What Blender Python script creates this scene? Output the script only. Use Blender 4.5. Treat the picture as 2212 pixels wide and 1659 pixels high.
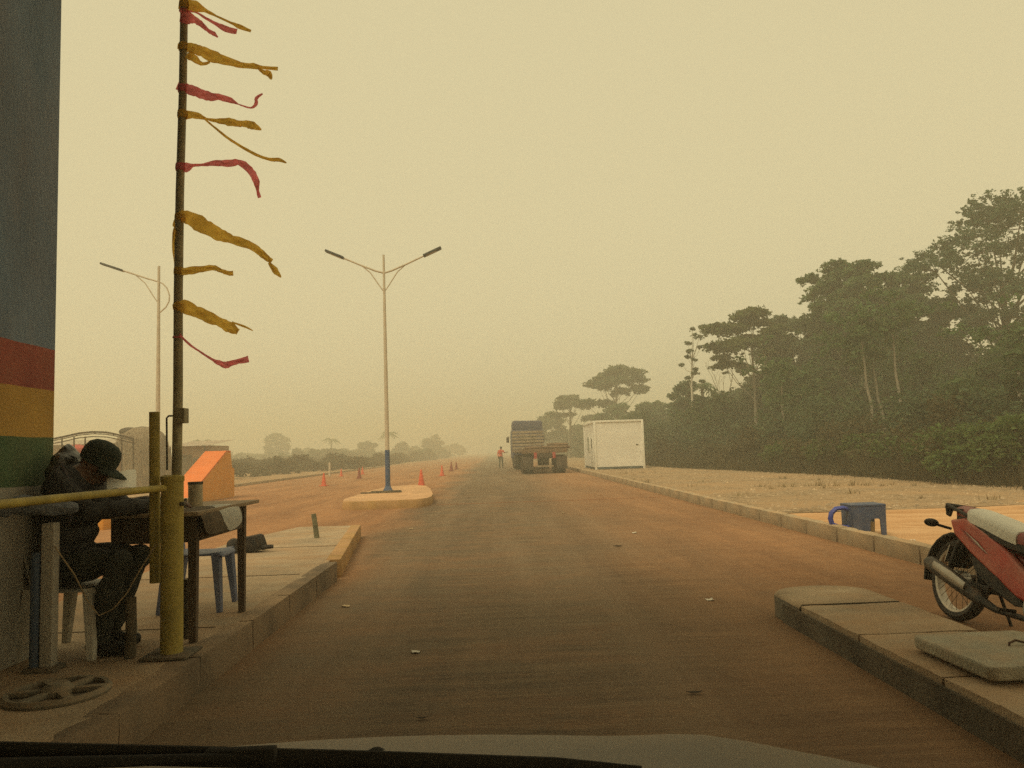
import bpy, bmesh, math, random
import numpy as np
from mathutils import Vector, Matrix, Euler, Quaternion

# ------------------------------------------------------------------ scene
sc = bpy.context.scene
for o in list(bpy.data.objects):
    bpy.data.objects.remove(o)
COL = sc.collection
R = math.radians

# ------------------------------------------------------------------ camera
F_PX, W_PX, H_PX, CAM_H = 1671.0, 2212.0, 1659.0, 1.30
cam_data = bpy.data.cameras.new('camera')
cam = bpy.data.objects.new('camera', cam_data)
COL.objects.link(cam)
cam_data.sensor_width = 36.0
cam_data.lens = 36.0 * F_PX / W_PX
cam_data.clip_start = 0.05
cam_data.clip_end = 3000
CAM_R = Matrix.Rotation(R(-1.47), 3, 'Z') @ Matrix.Rotation(R(90 + 4.98), 3, 'X') @ Matrix.Rotation(R(-1.9), 3, 'Z')
CAM_P = Vector((0, 0, CAM_H))
cam.matrix_world = Matrix.Translation(CAM_P) @ CAM_R.to_4x4()
sc.camera = cam


def at(x, y, Y):
    """world point seen at photo position (x, y) at the distance Y along the road"""
    d = CAM_R @ Vector(((x - W_PX / 2) / F_PX, -(y - H_PX / 2) / F_PX, -1))
    return CAM_P + d * (Y / d.y)


# ------------------------------------------------------------------ sky and sun
SUN_EL, SUN_AZ = R(58), R(-145)       # azimuth from +Y (ahead), negative to the left: behind the camera
world = bpy.data.worlds.new('World')
sc.world = world
world.use_nodes = True
nt = world.node_tree
nt.nodes.clear()
sky = nt.nodes.new('ShaderNodeTexSky')
sky.sky_type = 'NISHITA'
sky.sun_disc = False
sky.sun_elevation = SUN_EL
sky.sun_rotation = SUN_AZ
sky.altitude = 200
sky.air_density = 1.0
sky.dust_density = 8.0
sky.ozone_density = 1.0
bw = nt.nodes.new('ShaderNodeRGBToBW')
nt.links.new(sky.outputs[0], bw.inputs[0])
tint = nt.nodes.new('ShaderNodeVectorMath')
tint.operation = 'SCALE'
tint.inputs[0].default_value = (1.0, 0.87, 0.50)      # dust laden harmattan air
nt.links.new(bw.outputs[0], tint.inputs['Scale'])
bgA = nt.nodes.new('ShaderNodeBackground')
bgA.inputs[1].default_value = 0.05
nt.links.new(tint.outputs[0], bgA.inputs[0])
bgB = nt.nodes.new('ShaderNodeBackground')
bgB.inputs[0].default_value = (0.915, 0.80, 0.475, 1)
bgB.inputs[1].default_value = 0.69
add = nt.nodes.new('ShaderNodeAddShader')
nt.links.new(bgA.outputs[0], add.inputs[0])
nt.links.new(bgB.outputs[0], add.inputs[1])
wo = nt.nodes.new('ShaderNodeOutputWorld')
nt.links.new(add.outputs[0], wo.inputs[0])

sun_d = bpy.data.lights.new('sun', 'SUN')
sun_d.energy = 1.5
sun_d.angle = R(30)
sun_d.color = (1.0, 0.86, 0.58)
sun = bpy.data.objects.new('sun', sun_d)
COL.objects.link(sun)
sdir = Vector((math.sin(SUN_AZ) * math.cos(SUN_EL), math.cos(SUN_AZ) * math.cos(SUN_EL), math.sin(SUN_EL)))
sun.rotation_euler = sdir.to_track_quat('Z', 'Y').to_euler()
sun.location = (0, 0, 60)

vs = sc.view_settings
vs.view_transform = 'Standard'
vs.look = 'None'
vs.exposure = 0.0
vs.gamma = 1.0
vs.use_curve_mapping = False
sc.render.engine = 'CYCLES'
sc.cycles.use_denoising = False
sc.cycles.denoiser = 'OPENIMAGEDENOISE'
sc.cycles.denoising_input_passes = 'RGB_ALBEDO_NORMAL'
sc.cycles.denoising_prefilter = 'FAST'
sc.cycles.use_adaptive_sampling = False
sc.cycles.max_bounces = 5
sc.cycles.diffuse_bounces = 3
sc.cycles.glossy_bounces = 2
sc.cycles.transmission_bounces = 4
sc.cycles.transparent_max_bounces = 6
sc.cycles.volume_bounces = 2
sc.cycles.sample_clamp_indirect = 4.0

# ------------------------------------------------------------------ helpers
rng = random.Random(7)
npr = np.random.default_rng(11)
MATS = {}


def M(name, col, rough=0.8, var=0.15, scale=4.0, bump=0.0, bscale=None, metal=0.0, dust=0.0,
      dustcol=(0.36, 0.20, 0.10), stretch=(1, 1, 1), transl=0.0, spec=0.3):
    if name in MATS:
        return MATS[name]
    m = bpy.data.materials.new(name)
    m.use_nodes = True
    n = m.node_tree
    b = n.nodes['Principled BSDF']
    tc = n.nodes.new('ShaderNodeTexCoord')
    mp = n.nodes.new('ShaderNodeMapping')
    mp.inputs['Scale'].default_value = stretch
    n.links.new(tc.outputs['Object'], mp.inputs[0])
    nz = n.nodes.new('ShaderNodeTexNoise')
    nz.inputs['Scale'].default_value = scale
    nz.inputs['Detail'].default_value = 6
    nz.inputs['Roughness'].default_value = 0.65
    n.links.new(mp.outputs[0], nz.inputs['Vector'])
    cr = n.nodes.new('ShaderNodeValToRGB')
    cr.color_ramp.elements[0].position = 0.32
    cr.color_ramp.elements[1].position = 0.68
    lo = [max(0, c * (1 - var)) for c in col]
    hi = [min(1, c * (1 + var)) for c in col]
    cr.color_ramp.elements[0].color = (*lo, 1)
    cr.color_ramp.elements[1].color = (*hi, 1)
    n.links.new(nz.outputs[0], cr.inputs[0])
    out = cr.outputs[0]
    if dust > 0:
        geo = n.nodes.new('ShaderNodeNewGeometry')
        sx = n.nodes.new('ShaderNodeSeparateXYZ')
        n.links.new(geo.outputs['Normal'], sx.inputs[0])
        up = n.nodes.new('ShaderNodeMapRange')
        up.inputs['From Min'].default_value = -0.3
        up.inputs['From Max'].default_value = 1.0
        up.inputs['To Min'].default_value = 0.25
        up.inputs['To Max'].default_value = 1.0
        n.links.new(sx.outputs[2], up.inputs[0])
        n2 = n.nodes.new('ShaderNodeTexNoise')
        n2.inputs['Scale'].default_value = scale * 1.7
        n2.inputs['Detail'].default_value = 5
        n.links.new(mp.outputs[0], n2.inputs['Vector'])
        r2 = n.nodes.new('ShaderNodeMapRange')
        r2.inputs['From Min'].default_value = 0.35
        r2.inputs['From Max'].default_value = 0.7
        r2.inputs['To Max'].default_value = dust
        n.links.new(n2.outputs[0], r2.inputs[0])
        mu = n.nodes.new('ShaderNodeMath')
        mu.operation = 'MULTIPLY'
        n.links.new(up.outputs[0], mu.inputs[0])
        n.links.new(r2.outputs[0], mu.inputs[1])
        mx = n.nodes.new('ShaderNodeMixRGB')
        mx.inputs[2].default_value = (*dustcol, 1)
        n.links.new(mu.outputs[0], mx.inputs[0])
        n.links.new(out, mx.inputs[1])
        out = mx.outputs[0]
    n.links.new(out, b.inputs['Base Color'])
    b.inputs['Roughness'].default_value = rough
    b.inputs['Metallic'].default_value = metal
    b.inputs['Specular IOR Level'].default_value = spec
    if bump > 0:
        n3 = n.nodes.new('ShaderNodeTexNoise')
        n3.inputs['Scale'].default_value = bscale or scale * 6
        n3.inputs['Detail'].default_value = 4
        n.links.new(mp.outputs[0], n3.inputs['Vector'])
        bp = n.nodes.new('ShaderNodeBump')
        bp.inputs['Strength'].default_value = bump
        bp.inputs['Distance'].default_value = 0.02
        n.links.new(n3.outputs[0], bp.inputs['Height'])
        n.links.new(bp.outputs[0], b.inputs['Normal'])
    if transl > 0:
        tr = n.nodes.new('ShaderNodeBsdfTranslucent')
        n.links.new(out, tr.inputs[0])
        ms = n.nodes.new('ShaderNodeMixShader')
        ms.inputs[0].default_value = transl
        n.links.new(b.outputs[0], ms.inputs[1])
        n.links.new(tr.outputs[0], ms.inputs[2])
        n.links.new(ms.outputs[0], n.nodes['Material Output'].inputs[0])
    MATS[name] = m
    return m


def tag(o, label=None, cat=None, group=None, kind=None):
    if label:
        o['label'] = label
    if cat:
        o['category'] = cat
    if group:
        o['group'] = group
    if kind:
        o['kind'] = kind
    return o


def thing(name, label, cat, loc=(0, 0, 0), rotz=0.0, group=None, rot=None):
    o = bpy.data.objects.new(name, None)
    COL.objects.link(o)
    o.location = loc
    o.rotation_euler = rot if rot else (0, 0, rotz)
    o.empty_display_size = 0.2
    return tag(o, label, cat, group)


def link_mesh(name, me, mat=None, parent=None):
    if mat is not None:
        me.materials.append(mat)
    o = bpy.data.objects.new(name, me)
    COL.objects.link(o)
    if parent is not None:
        o.parent = parent
    return o


def copy_tree(o, parent=None):
    c = o.copy()
    COL.objects.link(c)
    c.parent = parent
    for ch in o.children:
        copy_tree(ch, c)
    return c


class MB:
    def __init__(self):
        self.v, self.f = [], []

    def _add(self, vs_, fs_):
        k = len(self.v)
        self.v += [tuple(p) for p in vs_]
        self.f += [tuple(i + k for i in f) for f in fs_]
        return self

    def box(self, c, s, rot=None, bev=0.0):
        hx, hy, hz = s[0] / 2, s[1] / 2, s[2] / 2
        if bev > 0:
            bm = bmesh.new()
            bmesh.ops.create_cube(bm, size=1)
            for q in bm.verts:
                q.co = Vector((q.co.x * s[0], q.co.y * s[1], q.co.z * s[2]))
            bmesh.ops.bevel(bm, geom=bm.edges[:], offset=bev, segments=2, affect='EDGES', profile=0.6)
            bm.verts.index_update()
            vs_ = [q.co.copy() for q in bm.verts]
            fs_ = [tuple(q.index for q in f.verts) for f in bm.faces]
            bm.free()
        else:
            vs_ = [Vector((x, y, z)) for z in (-hz, hz) for y in (-hy, hy) for x in (-hx, hx)]
            fs_ = [(0, 2, 3, 1), (4, 5, 7, 6), (0, 1, 5, 4), (2, 6, 7, 3), (0, 4, 6, 2), (1, 3, 7, 5)]
        if rot is not None:
            vs_ = [rot @ q for q in vs_]
        c = Vector(c)
        return self._add([q + c for q in vs_], fs_)

    def tube(self, pts, rad, n=8, caps=True, flat=None):
        """sweep; rad: number or list; flat: (a,b) scale along two frame axes"""
        pts = [Vector(p) for p in pts]
        if not isinstance(rad, (list, tuple)):
            rad = [rad] * len(pts)
        vs_, fs_ = [], []
        u = None
        for i, p in enumerate(pts):
            t = (pts[min(i + 1, len(pts) - 1)] - pts[max(i - 1, 0)]).normalized()
            if u is None:
                u = t.orthogonal().normalized() if abs(t.z) > 0.9 else t.cross(Vector((0, 0, 1))).normalized()
            u = (u - t * u.dot(t)).normalized()
            w = t.cross(u)
            fa, fb = flat if flat else (1, 1)
            for k in range(n):
                a = 2 * math.pi * k / n
                vs_.append(p + (u * math.cos(a) * fa + w * math.sin(a) * fb) * rad[i])
        for i in range(len(pts) - 1):
            for k in range(n):
                a, b = i * n + k, i * n + (k + 1) % n
                fs_.append((a, b, b + n, a + n))
        if caps:
            fs_.append(tuple(range(n - 1, -1, -1)))
            m = (len(pts) - 1) * n
            fs_.append(tuple(range(m, m + n)))
        return self._add(vs_, fs_)

    def lathe(self, prof, c=(0, 0, 0), axis=(0, 0, 1), n=20, closed=False):
        ax = Vector(axis).normalized()
        u = ax.orthogonal().normalized()
        w = ax.cross(u)
        c = Vector(c)
        vs_, fs_ = [], []
        for r, h in prof:
            for k in range(n):
                a = 2 * math.pi * k / n
                vs_.append(c + ax * h + (u * math.cos(a) + w * math.sin(a)) * r)
        m = len(prof)
        for i in range(m if closed else m - 1):
            j = (i + 1) % m
            for k in range(n):
                k2 = (k + 1) % n
                fs_.append((i * n + k, i * n + k2, j * n + k2, j * n + k))
        if not closed:
            if prof[0][0] > 1e-5:
                fs_.append(tuple(range(n - 1, -1, -1)))
            if prof[-1][0] > 1e-5:
                fs_.append(tuple(range((m - 1) * n, m * n)))
        return self._add(vs_, fs_)

    def prism(self, poly, d0, d1, fn):
        """extrude a 2-D outline between depths d0 and d1; fn(a, b, d) -> point"""
        n = len(poly)
        vs_ = [fn(a, b, d0) for a, b in poly] + [fn(a, b, d1) for a, b in poly]
        fs_ = [tuple(range(n - 1, -1, -1)), tuple(range(n, 2 * n))]
        fs_ += [(i, (i + 1) % n, (i + 1) % n + n, i + n) for i in range(n)]
        return self._add(vs_, fs_)

    def ball(self, c, r, n=12, m=8, rot=None):
        if not isinstance(r, (list, tuple)):
            r = (r, r, r)
        c = Vector(c)
        vs_, fs_ = [], []
        for i in range(m + 1):
            th = math.pi * i / m
            for k in range(n):
                a = 2 * math.pi * k / n
                p = Vector((r[0] * math.sin(th) * math.cos(a), r[1] * math.sin(th) * math.sin(a), r[2] * math.cos(th)))
                vs_.append(c + (rot @ p if rot else p))
        for i in range(m):
            for k in range(n):
                k2 = (k + 1) % n
                fs_.append((i * n + k, (i + 1) * n + k, (i + 1) * n + k2, i * n + k2))
        return self._add(vs_, fs_)

    def mesh(self, name):
        me = bpy.data.meshes.new(name)
        me.from_pydata([tuple(p) for p in self.v], [], self.f)
        bm = bmesh.new()
        bm.from_mesh(me)
        bmesh.ops.remove_doubles(bm, verts=bm.verts[:], dist=1e-6)
        bmesh.ops.recalc_face_normals(bm, faces=bm.faces[:])
        bm.to_mesh(me)
        bm.free()
        return me

    def build(self, name, mat, parent=None, smooth=True, ang=38):
        me = self.mesh(name)
        if smooth:
            me.shade_smooth()
            me.set_sharp_from_angle(angle=R(ang))
        return link_mesh(name, me, mat, parent)


def roty(a):
    return Matrix.Rotation(R(a), 3, 'Y')


def rotx(a):
    return Matrix.Rotation(R(a), 3, 'X')


def rotz(a):
    return Matrix.Rotation(R(a), 3, 'Z')


def np_mesh(name, verts, nper):
    """verts (N*nper, 3) -> a mesh of N separate polygons of nper corners"""
    verts = np.asarray(verts, dtype=np.float32).reshape(-1, 3)
    nv = len(verts)
    nf = nv // nper
    me = bpy.data.meshes.new(name)
    me.vertices.add(nv)
    me.vertices.foreach_set('co', verts.ravel())
    me.loops.add(nv)
    me.loops.foreach_set('vertex_index', np.arange(nv, dtype=np.int32))
    me.polygons.add(nf)
    me.polygons.foreach_set('loop_start', np.arange(0, nv, nper, dtype=np.int32))
    me.update(calc_edges=True)
    return me


from mathutils import noise as mnoise


def rough_box(c, s_, seg=.07, amp=.006, bev=.02, seed=0.0):
    """weathered block: subdivided box with worn, slightly uneven edges"""
    mb = MB()
    nx_, ny_, nz_ = (max(2, int(round(d / seg))) for d in s_)
    nz_ = max(2, min(nz_, 4))
    idx = {}
    def vid(i, j, k):
        if (i, j, k) not in idx:
            p = Vector(((i / nx_ - .5) * s_[0], (j / ny_ - .5) * s_[1], (k / nz_ - .5) * s_[2]))
            ex = sum(1 for a, n_ in ((i, nx_), (j, ny_), (k, nz_)) if a in (0, n_))
            q = p + Vector(c) + Vector((seed, seed * .7, 0))
            w = mnoise.noise(q * 5.0) * amp + mnoise.noise(q * 17.0) * amp * .6
            if ex >= 2:
                chip = bev * (.45 + .9 * max(0, mnoise.noise(q * 7.3)))
                for a, (n0, sg) in enumerate(((i, nx_), (j, ny_), (k, nz_))):
                    if n0 in (0, sg):
                        p[a] -= math.copysign(chip * .6, p[a])
            p += Vector((w, w * .7, w * .5))
            idx[(i, j, k)] = len(mb.v)
            mb.v.append(tuple(p + Vector(c)))
        return idx[(i, j, k)]
    for (A, B_, n1, n2, n3) in (('x', 'y', nx_, ny_, nz_), ('y', 'z', ny_, nz_, nx_), ('x', 'z', nx_, nz_, ny_)):
        for a in range(n1):
            for b in range(n2):
                for side in (0, n3):
                    def g(u, v):
                        d = {A: u, B_: v}
                        o_ = [d.get('x'), d.get('y'), d.get('z')]
                        o_[[t for t in range(3) if o_[t] is None][0]] = side
                        return vid(*o_)
                    mb.f.append((g(a, b), g(a + 1, b), g(a + 1, b + 1), g(a, b + 1)))
    return mb


# ------------------------------------------------------------------ materials
def ground_mat(name, cols, scales, bump=0.3, bscale=30, stretch=(1, 1, 1), rough=0.95):
    """layered noise ground: cols = (base, second, third)"""
    m = bpy.data.materials.new(name)
    m.use_nodes = True
    n = m.node_tree
    b = n.nodes['Principled BSDF']
    b.inputs['Roughness'].default_value = rough
    b.inputs['Specular IOR Level'].default_value = 0.15
    tc = n.nodes.new('ShaderNodeTexCoord')
    prev = None
    for i, c in enumerate(cols):
        if i == 0:
            rgb = n.nodes.new('ShaderNodeRGB')
            rgb.outputs[0].default_value = (*c, 1)
            prev = rgb.outputs[0]
            continue
        mp = n.nodes.new('ShaderNodeMapping')
        mp.inputs['Scale'].default_value = stretch
        mp.inputs['Location'].default_value = (i * 13.1, i * 7.7, 0)
        n.links.new(tc.outputs['Object'], mp.inputs[0])
        nz = n.nodes.new('ShaderNodeTexNoise')
        nz.inputs['Scale'].default_value = scales[i - 1]
        nz.inputs['Detail'].default_value = 8
        nz.inputs['Roughness'].default_value = 0.68
        n.links.new(mp.outputs[0], nz.inputs['Vector'])
        mr = n.nodes.new('ShaderNodeMapRange')
        mr.inputs['From Min'].default_value = 0.42
        mr.inputs['From Max'].default_value = 0.62
        n.links.new(nz.outputs[0], mr.inputs[0])
        mx = n.nodes.new('ShaderNodeMixRGB')
        mx.inputs[2].default_value = (*c, 1)
        n.links.new(mr.outputs[0], mx.inputs[0])
        n.links.new(prev, mx.inputs[1])
        prev = mx.outputs[0]
    n.links.new(prev, b.inputs['Base Color'])
    n3 = n.nodes.new('ShaderNodeTexNoise')
    n3.inputs['Scale'].default_value = bscale
    n3.inputs['Detail'].default_value = 5
    n.links.new(tc.outputs['Object'], n3.inputs['Vector'])
    bp = n.nodes.new('ShaderNodeBump')
    bp.inputs['Strength'].default_value = bump
    bp.inputs['Distance'].default_value = 0.03
    n.links.new(n3.outputs[0], bp.inputs['Height'])
    n.links.new(bp.outputs[0], b.inputs['Normal'])
    MATS[name] = m
    return m


def road_mat():
    m = bpy.data.materials.new('grooved_dusty_concrete')
    m.use_nodes = True
    n = m.node_tree
    L = n.links
    b = n.nodes['Principled BSDF']
    b.inputs['Roughness'].default_value = 0.85
    b.inputs['Specular IOR Level'].default_value = 0.2
    tc = n.nodes.new('ShaderNodeTexCoord')
    sep = n.nodes.new('ShaderNodeSeparateXYZ')
    L.new(tc.outputs['Object'], sep.inputs[0])

    def noise(scale, st=(1, 1, 1), det=6, ro=0.6, off=0):
        mp = n.nodes.new('ShaderNodeMapping')
        mp.inputs['Scale'].default_value = st
        mp.inputs['Location'].default_value = (off, off * 1.3, 0)
        L.new(tc.outputs['Object'], mp.inputs[0])
        z = n.nodes.new('ShaderNodeTexNoise')
        z.inputs['Scale'].default_value = scale
        z.inputs['Detail'].default_value = det
        z.inputs['Roughness'].default_value = ro
        L.new(mp.outputs[0], z.inputs['Vector'])
        return z.outputs[0]

    def rng_(x, a, b_, c=0.0, d=1.0):
        q = n.nodes.new('ShaderNodeMapRange')
        q.inputs['From Min'].default_value = a
        q.inputs['From Max'].default_value = b_
        q.inputs['To Min'].default_value = c
        q.inputs['To Max'].default_value = d
        L.new(x, q.inputs[0])
        return q.outputs[0]

    def math_(op, a, b_):
        q = n.nodes.new('ShaderNodeMath')
        q.operation = op
        for i, x in enumerate((a, b_)):
            if isinstance(x, (int, float)):
                q.inputs[i].default_value = x
            else:
                L.new(x, q.inputs[i])
        return q.outputs[0]

    def mix(f, a, b_):
        q = n.nodes.new('ShaderNodeMixRGB')
        for i, x in enumerate((f, a, b_)):
            if isinstance(x, tuple):
                q.inputs[i].default_value = (*x, 1)
            elif isinstance(x, (int, float)):
                q.inputs[i].default_value = x
            else:
                L.new(x, q.inputs[i])
        return q.outputs[0]
    X = sep.outputs[0]
    # tined concrete: fine grooves across the lane, scuffs along it, patches
    streak = noise(1.0, (1.0, 14.0, 1), 10, 0.85)
    groove = noise(1.0, (0.25, 5.0, 1), 6, 0.75, 31)
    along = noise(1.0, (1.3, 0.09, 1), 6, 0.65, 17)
    patch = noise(0.45, (1, 0.6, 1), 7, 0.7, 5)
    grain = noise(70, (1, 1, 1), 3, 0.7, 8)
    c = mix(rng_(streak, 0.36, 0.64), (0.078, 0.055, 0.034), (0.222, 0.158, 0.096))
    c = mix(rng_(groove, 0.45, 0.58, 0, 0.5), c, (0.080, 0.056, 0.036))
    c = mix(rng_(noise(1.0, (0.7, 30.0, 1), 4, 0.6, 77), 0.62, 0.70, 0, 0.55), c, (0.29, 0.215, 0.145))
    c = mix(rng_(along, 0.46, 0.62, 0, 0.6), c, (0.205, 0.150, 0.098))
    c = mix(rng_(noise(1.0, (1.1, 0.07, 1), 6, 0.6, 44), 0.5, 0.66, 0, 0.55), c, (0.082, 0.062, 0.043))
    c = mix(rng_(patch, 0.45, 0.65, 0, 0.5), c, (0.19, 0.126, 0.075))
    c = mix(rng_(grain, 0.55, 0.75, 0, 0.5), c, (0.26, 0.195, 0.13))
    # wheel path stains
    # dust amount from lateral position with a ragged edge
    wob = math_('MULTIPLY', math_('SUBTRACT', noise(0.35, (1, 0.5, 1), 6, 0.65, 9), 0.5), 3.2)
    xw = math_('ADD', X, wob)
    dl = rng_(xw, -1.25, -2.4)
    dr = rng_(xw, 0.6, 3.2, 0, 0.75)
    speck = rng_(noise(1.1, (0.8, 1.5, 1), 9, 0.75, 3), 0.45, 0.72, 0, 0.42)
    dust = math_('MAXIMUM', math_('MAXIMUM', dl, dr), speck)
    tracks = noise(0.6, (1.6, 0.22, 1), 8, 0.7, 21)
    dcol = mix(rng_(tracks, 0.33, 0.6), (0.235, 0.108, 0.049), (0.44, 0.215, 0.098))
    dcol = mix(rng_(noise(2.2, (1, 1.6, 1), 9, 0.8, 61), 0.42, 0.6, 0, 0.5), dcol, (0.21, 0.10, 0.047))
    dcol = mix(rng_(noise(6.0, (1, 1, 1), 6, 0.7, 2), 0.5, 0.75, 0, 0.4), dcol, (0.50, 0.285, 0.145))
    c = mix(math_('MULTIPLY', dust, rng_(streak, 0.3, 0.62, 0.72, 1.0)), c, dcol)
    L.new(c, b.inputs['Base Color'])
    # brushed transverse grooves
    hgt = math_('ADD', math_('MULTIPLY', noise(9.0, (0.12, 3.2, 1), 6, 0.8, 12), 0.9), noise(40, (0.6, 1.8, 1), 4, 0.6))
    bp = n.nodes.new('ShaderNodeBump')
    bp.inputs['Strength'].default_value = 0.7
    bp.inputs['Distance'].default_value = 0.014
    L.new(hgt, bp.inputs['Height'])
    L.new(bp.outputs[0], b.inputs['Normal'])
    return m


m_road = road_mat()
m_ground = ground_mat('red_dry_earth', [(0.36, 0.21, 0.12), (0.45, 0.29, 0.17), (0.24, 0.17, 0.09)], [0.5, 2.5])
m_gravel = ground_mat('dry_gravel_field', [(0.33, 0.233, 0.145), (0.41, 0.30, 0.195), (0.19, 0.133, 0.076), (0.36, 0.236, 0.135)],
                      [2.2, 7.0, 0.35], bump=1.0, bscale=14)
m_sand = ground_mat('orange_smooth_earth', [(0.55, 0.33, 0.175), (0.60, 0.385, 0.22), (0.43, 0.235, 0.11)], [0.7, 1.6],
                    bump=0.25, bscale=20, stretch=(0.4, 1.6, 1))
m_kerb = M('kerb_concrete', (0.33, 0.262, 0.178), 0.9, 0.35, 2.0, 0.5, 60, dust=0.9, dustcol=(0.44, 0.29, 0.165))
m_island = M('island_concrete', (0.37, 0.285, 0.195), 0.9, 0.28, 1.4, 0.45, 50, dust=0.8, dustcol=(0.38, 0.235, 0.13), stretch=(1.0, 1.6, 1))
m_yellowpaint = M('faded_yellow_kerb_paint', (0.36, 0.215, 0.08), 0.8, 0.3, 2, 0.3, 40, dust=1.0, dustcol=(0.44, 0.25, 0.13))
m_conc = M('grey_concrete', (0.36, 0.34, 0.29), 0.9, 0.18, 3, 0.35, 50, dust=0.35)
m_darkconc = M('dark_concrete', (0.115, 0.10, 0.075), 0.85, 0.35, 2.5, 0.5, 40, dust=0.3, dustcol=(0.25, 0.13, 0.06))  # darker base colour for island sides and footings

# ------------------------------------------------------------------ ground, road, islands
def sheet(name, x0, x1, y0, y1, z, mat, thick=0.0, nx=1, ny=1, jit=0.0):
    vs_, fs_ = [], []
    for j in range(ny + 1):
        for i in range(nx + 1):
            e = 1 if 0 < i < nx and 0 < j < ny else 0
            vs_.append((x0 + (x1 - x0) * i / nx, y0 + (y1 - y0) * j / ny, z + e * rng.uniform(-jit, jit)))
    for j in range(ny):
        for i in range(nx):
            a = j * (nx + 1) + i
            fs_.append((a, a + 1, a + nx + 2, a + nx + 1))
    me = bpy.data.meshes.new(name)
    me.from_pydata(vs_, [], fs_)
    me.shade_smooth()
    o = link_mesh(name, me, mat)
    return tag(o, kind='structure')


sheet('ground', -600, 600, -200, 1000, -0.03, m_ground)
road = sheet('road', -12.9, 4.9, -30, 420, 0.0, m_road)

# right hand kerb line runs from (4.30, 5) to (4.75, 42) and on
def kx(y):
    return 4.30 + (y - 5) * 0.0122


kerb = thing('road_kerb', 'long pale concrete kerb along the right edge of the road', 'kerb', (0, 0, 0))
kme = None
y = 1.0
while y < 64:
    L_ = 0.985
    if kme is None:
        kme = rough_box((0.09, L_ / 2, 0.085), (0.18, L_, 0.23), .09, .007, .025).mesh('kerb_stone')
        kme.materials.append(m_kerb)
        kme.shade_smooth()
        kme.set_sharp_from_angle(angle=R(40))
    o = bpy.data.objects.new('kerb_stone', kme)
    COL.objects.link(o)
    o.parent = kerb
    o.location = (kx(y) + rng.uniform(-.006, .006), y, rng.uniform(-.006, .006))
    o.rotation_euler = (0, 0, -0.0122 + rng.uniform(-.006, .006))
    y += 1.0
o = MB().box((kx(140) + .09, 142, 0.085), (0.18, 156, 0.226), rot=rotz(-0.7)).build('far_kerb_run', m_kerb, kerb)
o['kind'] = 'stuff'

lk = thing('road_kerb', 'thin pale kerb line on the far left edge of the dirt covered road', 'kerb', (0, 0, 0))
for i in range(24):
    o = MB().box((-12.95 + rng.uniform(-.02, .02), 22 + i * 3.0, 0.06), (0.2, 2.97, 0.16), bev=0.015).build('kerb_stone', m_kerb, lk)

# field and earth apron on the right (behind the kerb)
def apron(name, pts, z, mat, nx=40, ny=40, jit=0.012):
    """bilinear patch over a quad with slight unevenness"""
    (ax, ay), (bx_, by), (cx, cy), (dx, dy) = pts
    vs_, fs_ = [], []
    for j in range(ny + 1):
        t = j / ny
        for i in range(nx + 1):
            s = i / nx
            x = (ax * (1 - s) + bx_ * s) * (1 - t) + (dx * (1 - s) + cx * s) * t
            yy = (ay * (1 - s) + by * s) * (1 - t) + (dy * (1 - s) + cy * s) * t
            vs_.append((x, yy + (rng.uniform(-.08, .08) if j == 0 else 0), z - .012 if j == 0 else z + rng.uniform(-jit, jit)))
    for j in range(ny):
        for i in range(nx):
            a = j * (nx + 1) + i
            fs_.append((a, a + 1, a + nx + 2, a + nx + 1))
    me = bpy.data.meshes.new(name)
    me.from_pydata(vs_, [], fs_)
    me.shade_smooth()
    return tag(link_mesh(name, me, mat), kind='structure')


apron('earth_apron', [(kx(-10) + .17, -10), (60, -10), (60, 16.2), (kx(15.7) + .17, 15.7)], 0.045, m_sand)
apron('gravel_field', [(kx(13.7) + .17, 13.7), (60, 14.2), (110, 300), (kx(300) + .17, 300)], 0.064, m_gravel, 60, 120, 0.014)

# loose stones and dry tufts on the gravel field
vsx = []
N = 5200
px_ = npr.uniform(4.9, 26, N)
py_ = 13.9 + (npr.uniform(0, 1, N) ** 1.6) * 34
s_ = npr.uniform(0.012, 0.042, N) * npr.choice([1, 1, 1, 1.7], N)
base = np.array([[1, 0, 0], [0, 1, 0], [-1, 0, 0], [0, -1, 0], [0, 0, .7], [0, 0, -.5]], float)
tri = [(0, 1, 4), (1, 2, 4), (2, 3, 4), (3, 0, 4)]
for i in range(N):
    q = base * s_[i] * npr.uniform(0.7, 1.3, (6, 3))
    a = npr.uniform(0, 6.28)
    ca, sa = math.cos(a), math.sin(a)
    q = np.stack([q[:, 0] * ca - q[:, 1] * sa + px_[i], q[:, 0] * sa + q[:, 1] * ca + py_[i], q[:, 2] + 0.06], 1)
    for t in tri:
        vsx.append(q[list(t)])
m_stone = M('field_stone', (0.36, 0.27, 0.18), 0.95, 0.5, 1.5)
tag(link_mesh('loose_gravel', np_mesh('loose_gravel', np.concatenate(vsx), 3), m_stone),
    'loose stones scattered over the gravel field right of the kerb', 'gravel', kind='stuff')


def grass_tufts(name, spots, mat, label, h=(0.08, 0.22), nb=26, spread=0.16):
    V = []
    for (x, y_, k) in spots:
        for _ in range(int(nb * k)):
            a, r_ = npr.uniform(0, 6.28), abs(npr.normal(0, spread)) * k
            bx0, by0 = x + r_ * math.cos(a), y_ + r_ * math.sin(a)
            hh = npr.uniform(*h) * k
            ln = npr.uniform(-.6, .6, 2) * hh
            w = npr.uniform(.006, .014)
            V.append([[bx0 - w, by0, .04], [bx0 + w, by0, .04], [bx0 + ln[0], by0 + ln[1], .04 + hh]])
    tag(link_mesh(name, np_mesh(name, np.array(V), 3), mat), label, 'grass', kind='stuff')


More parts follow.
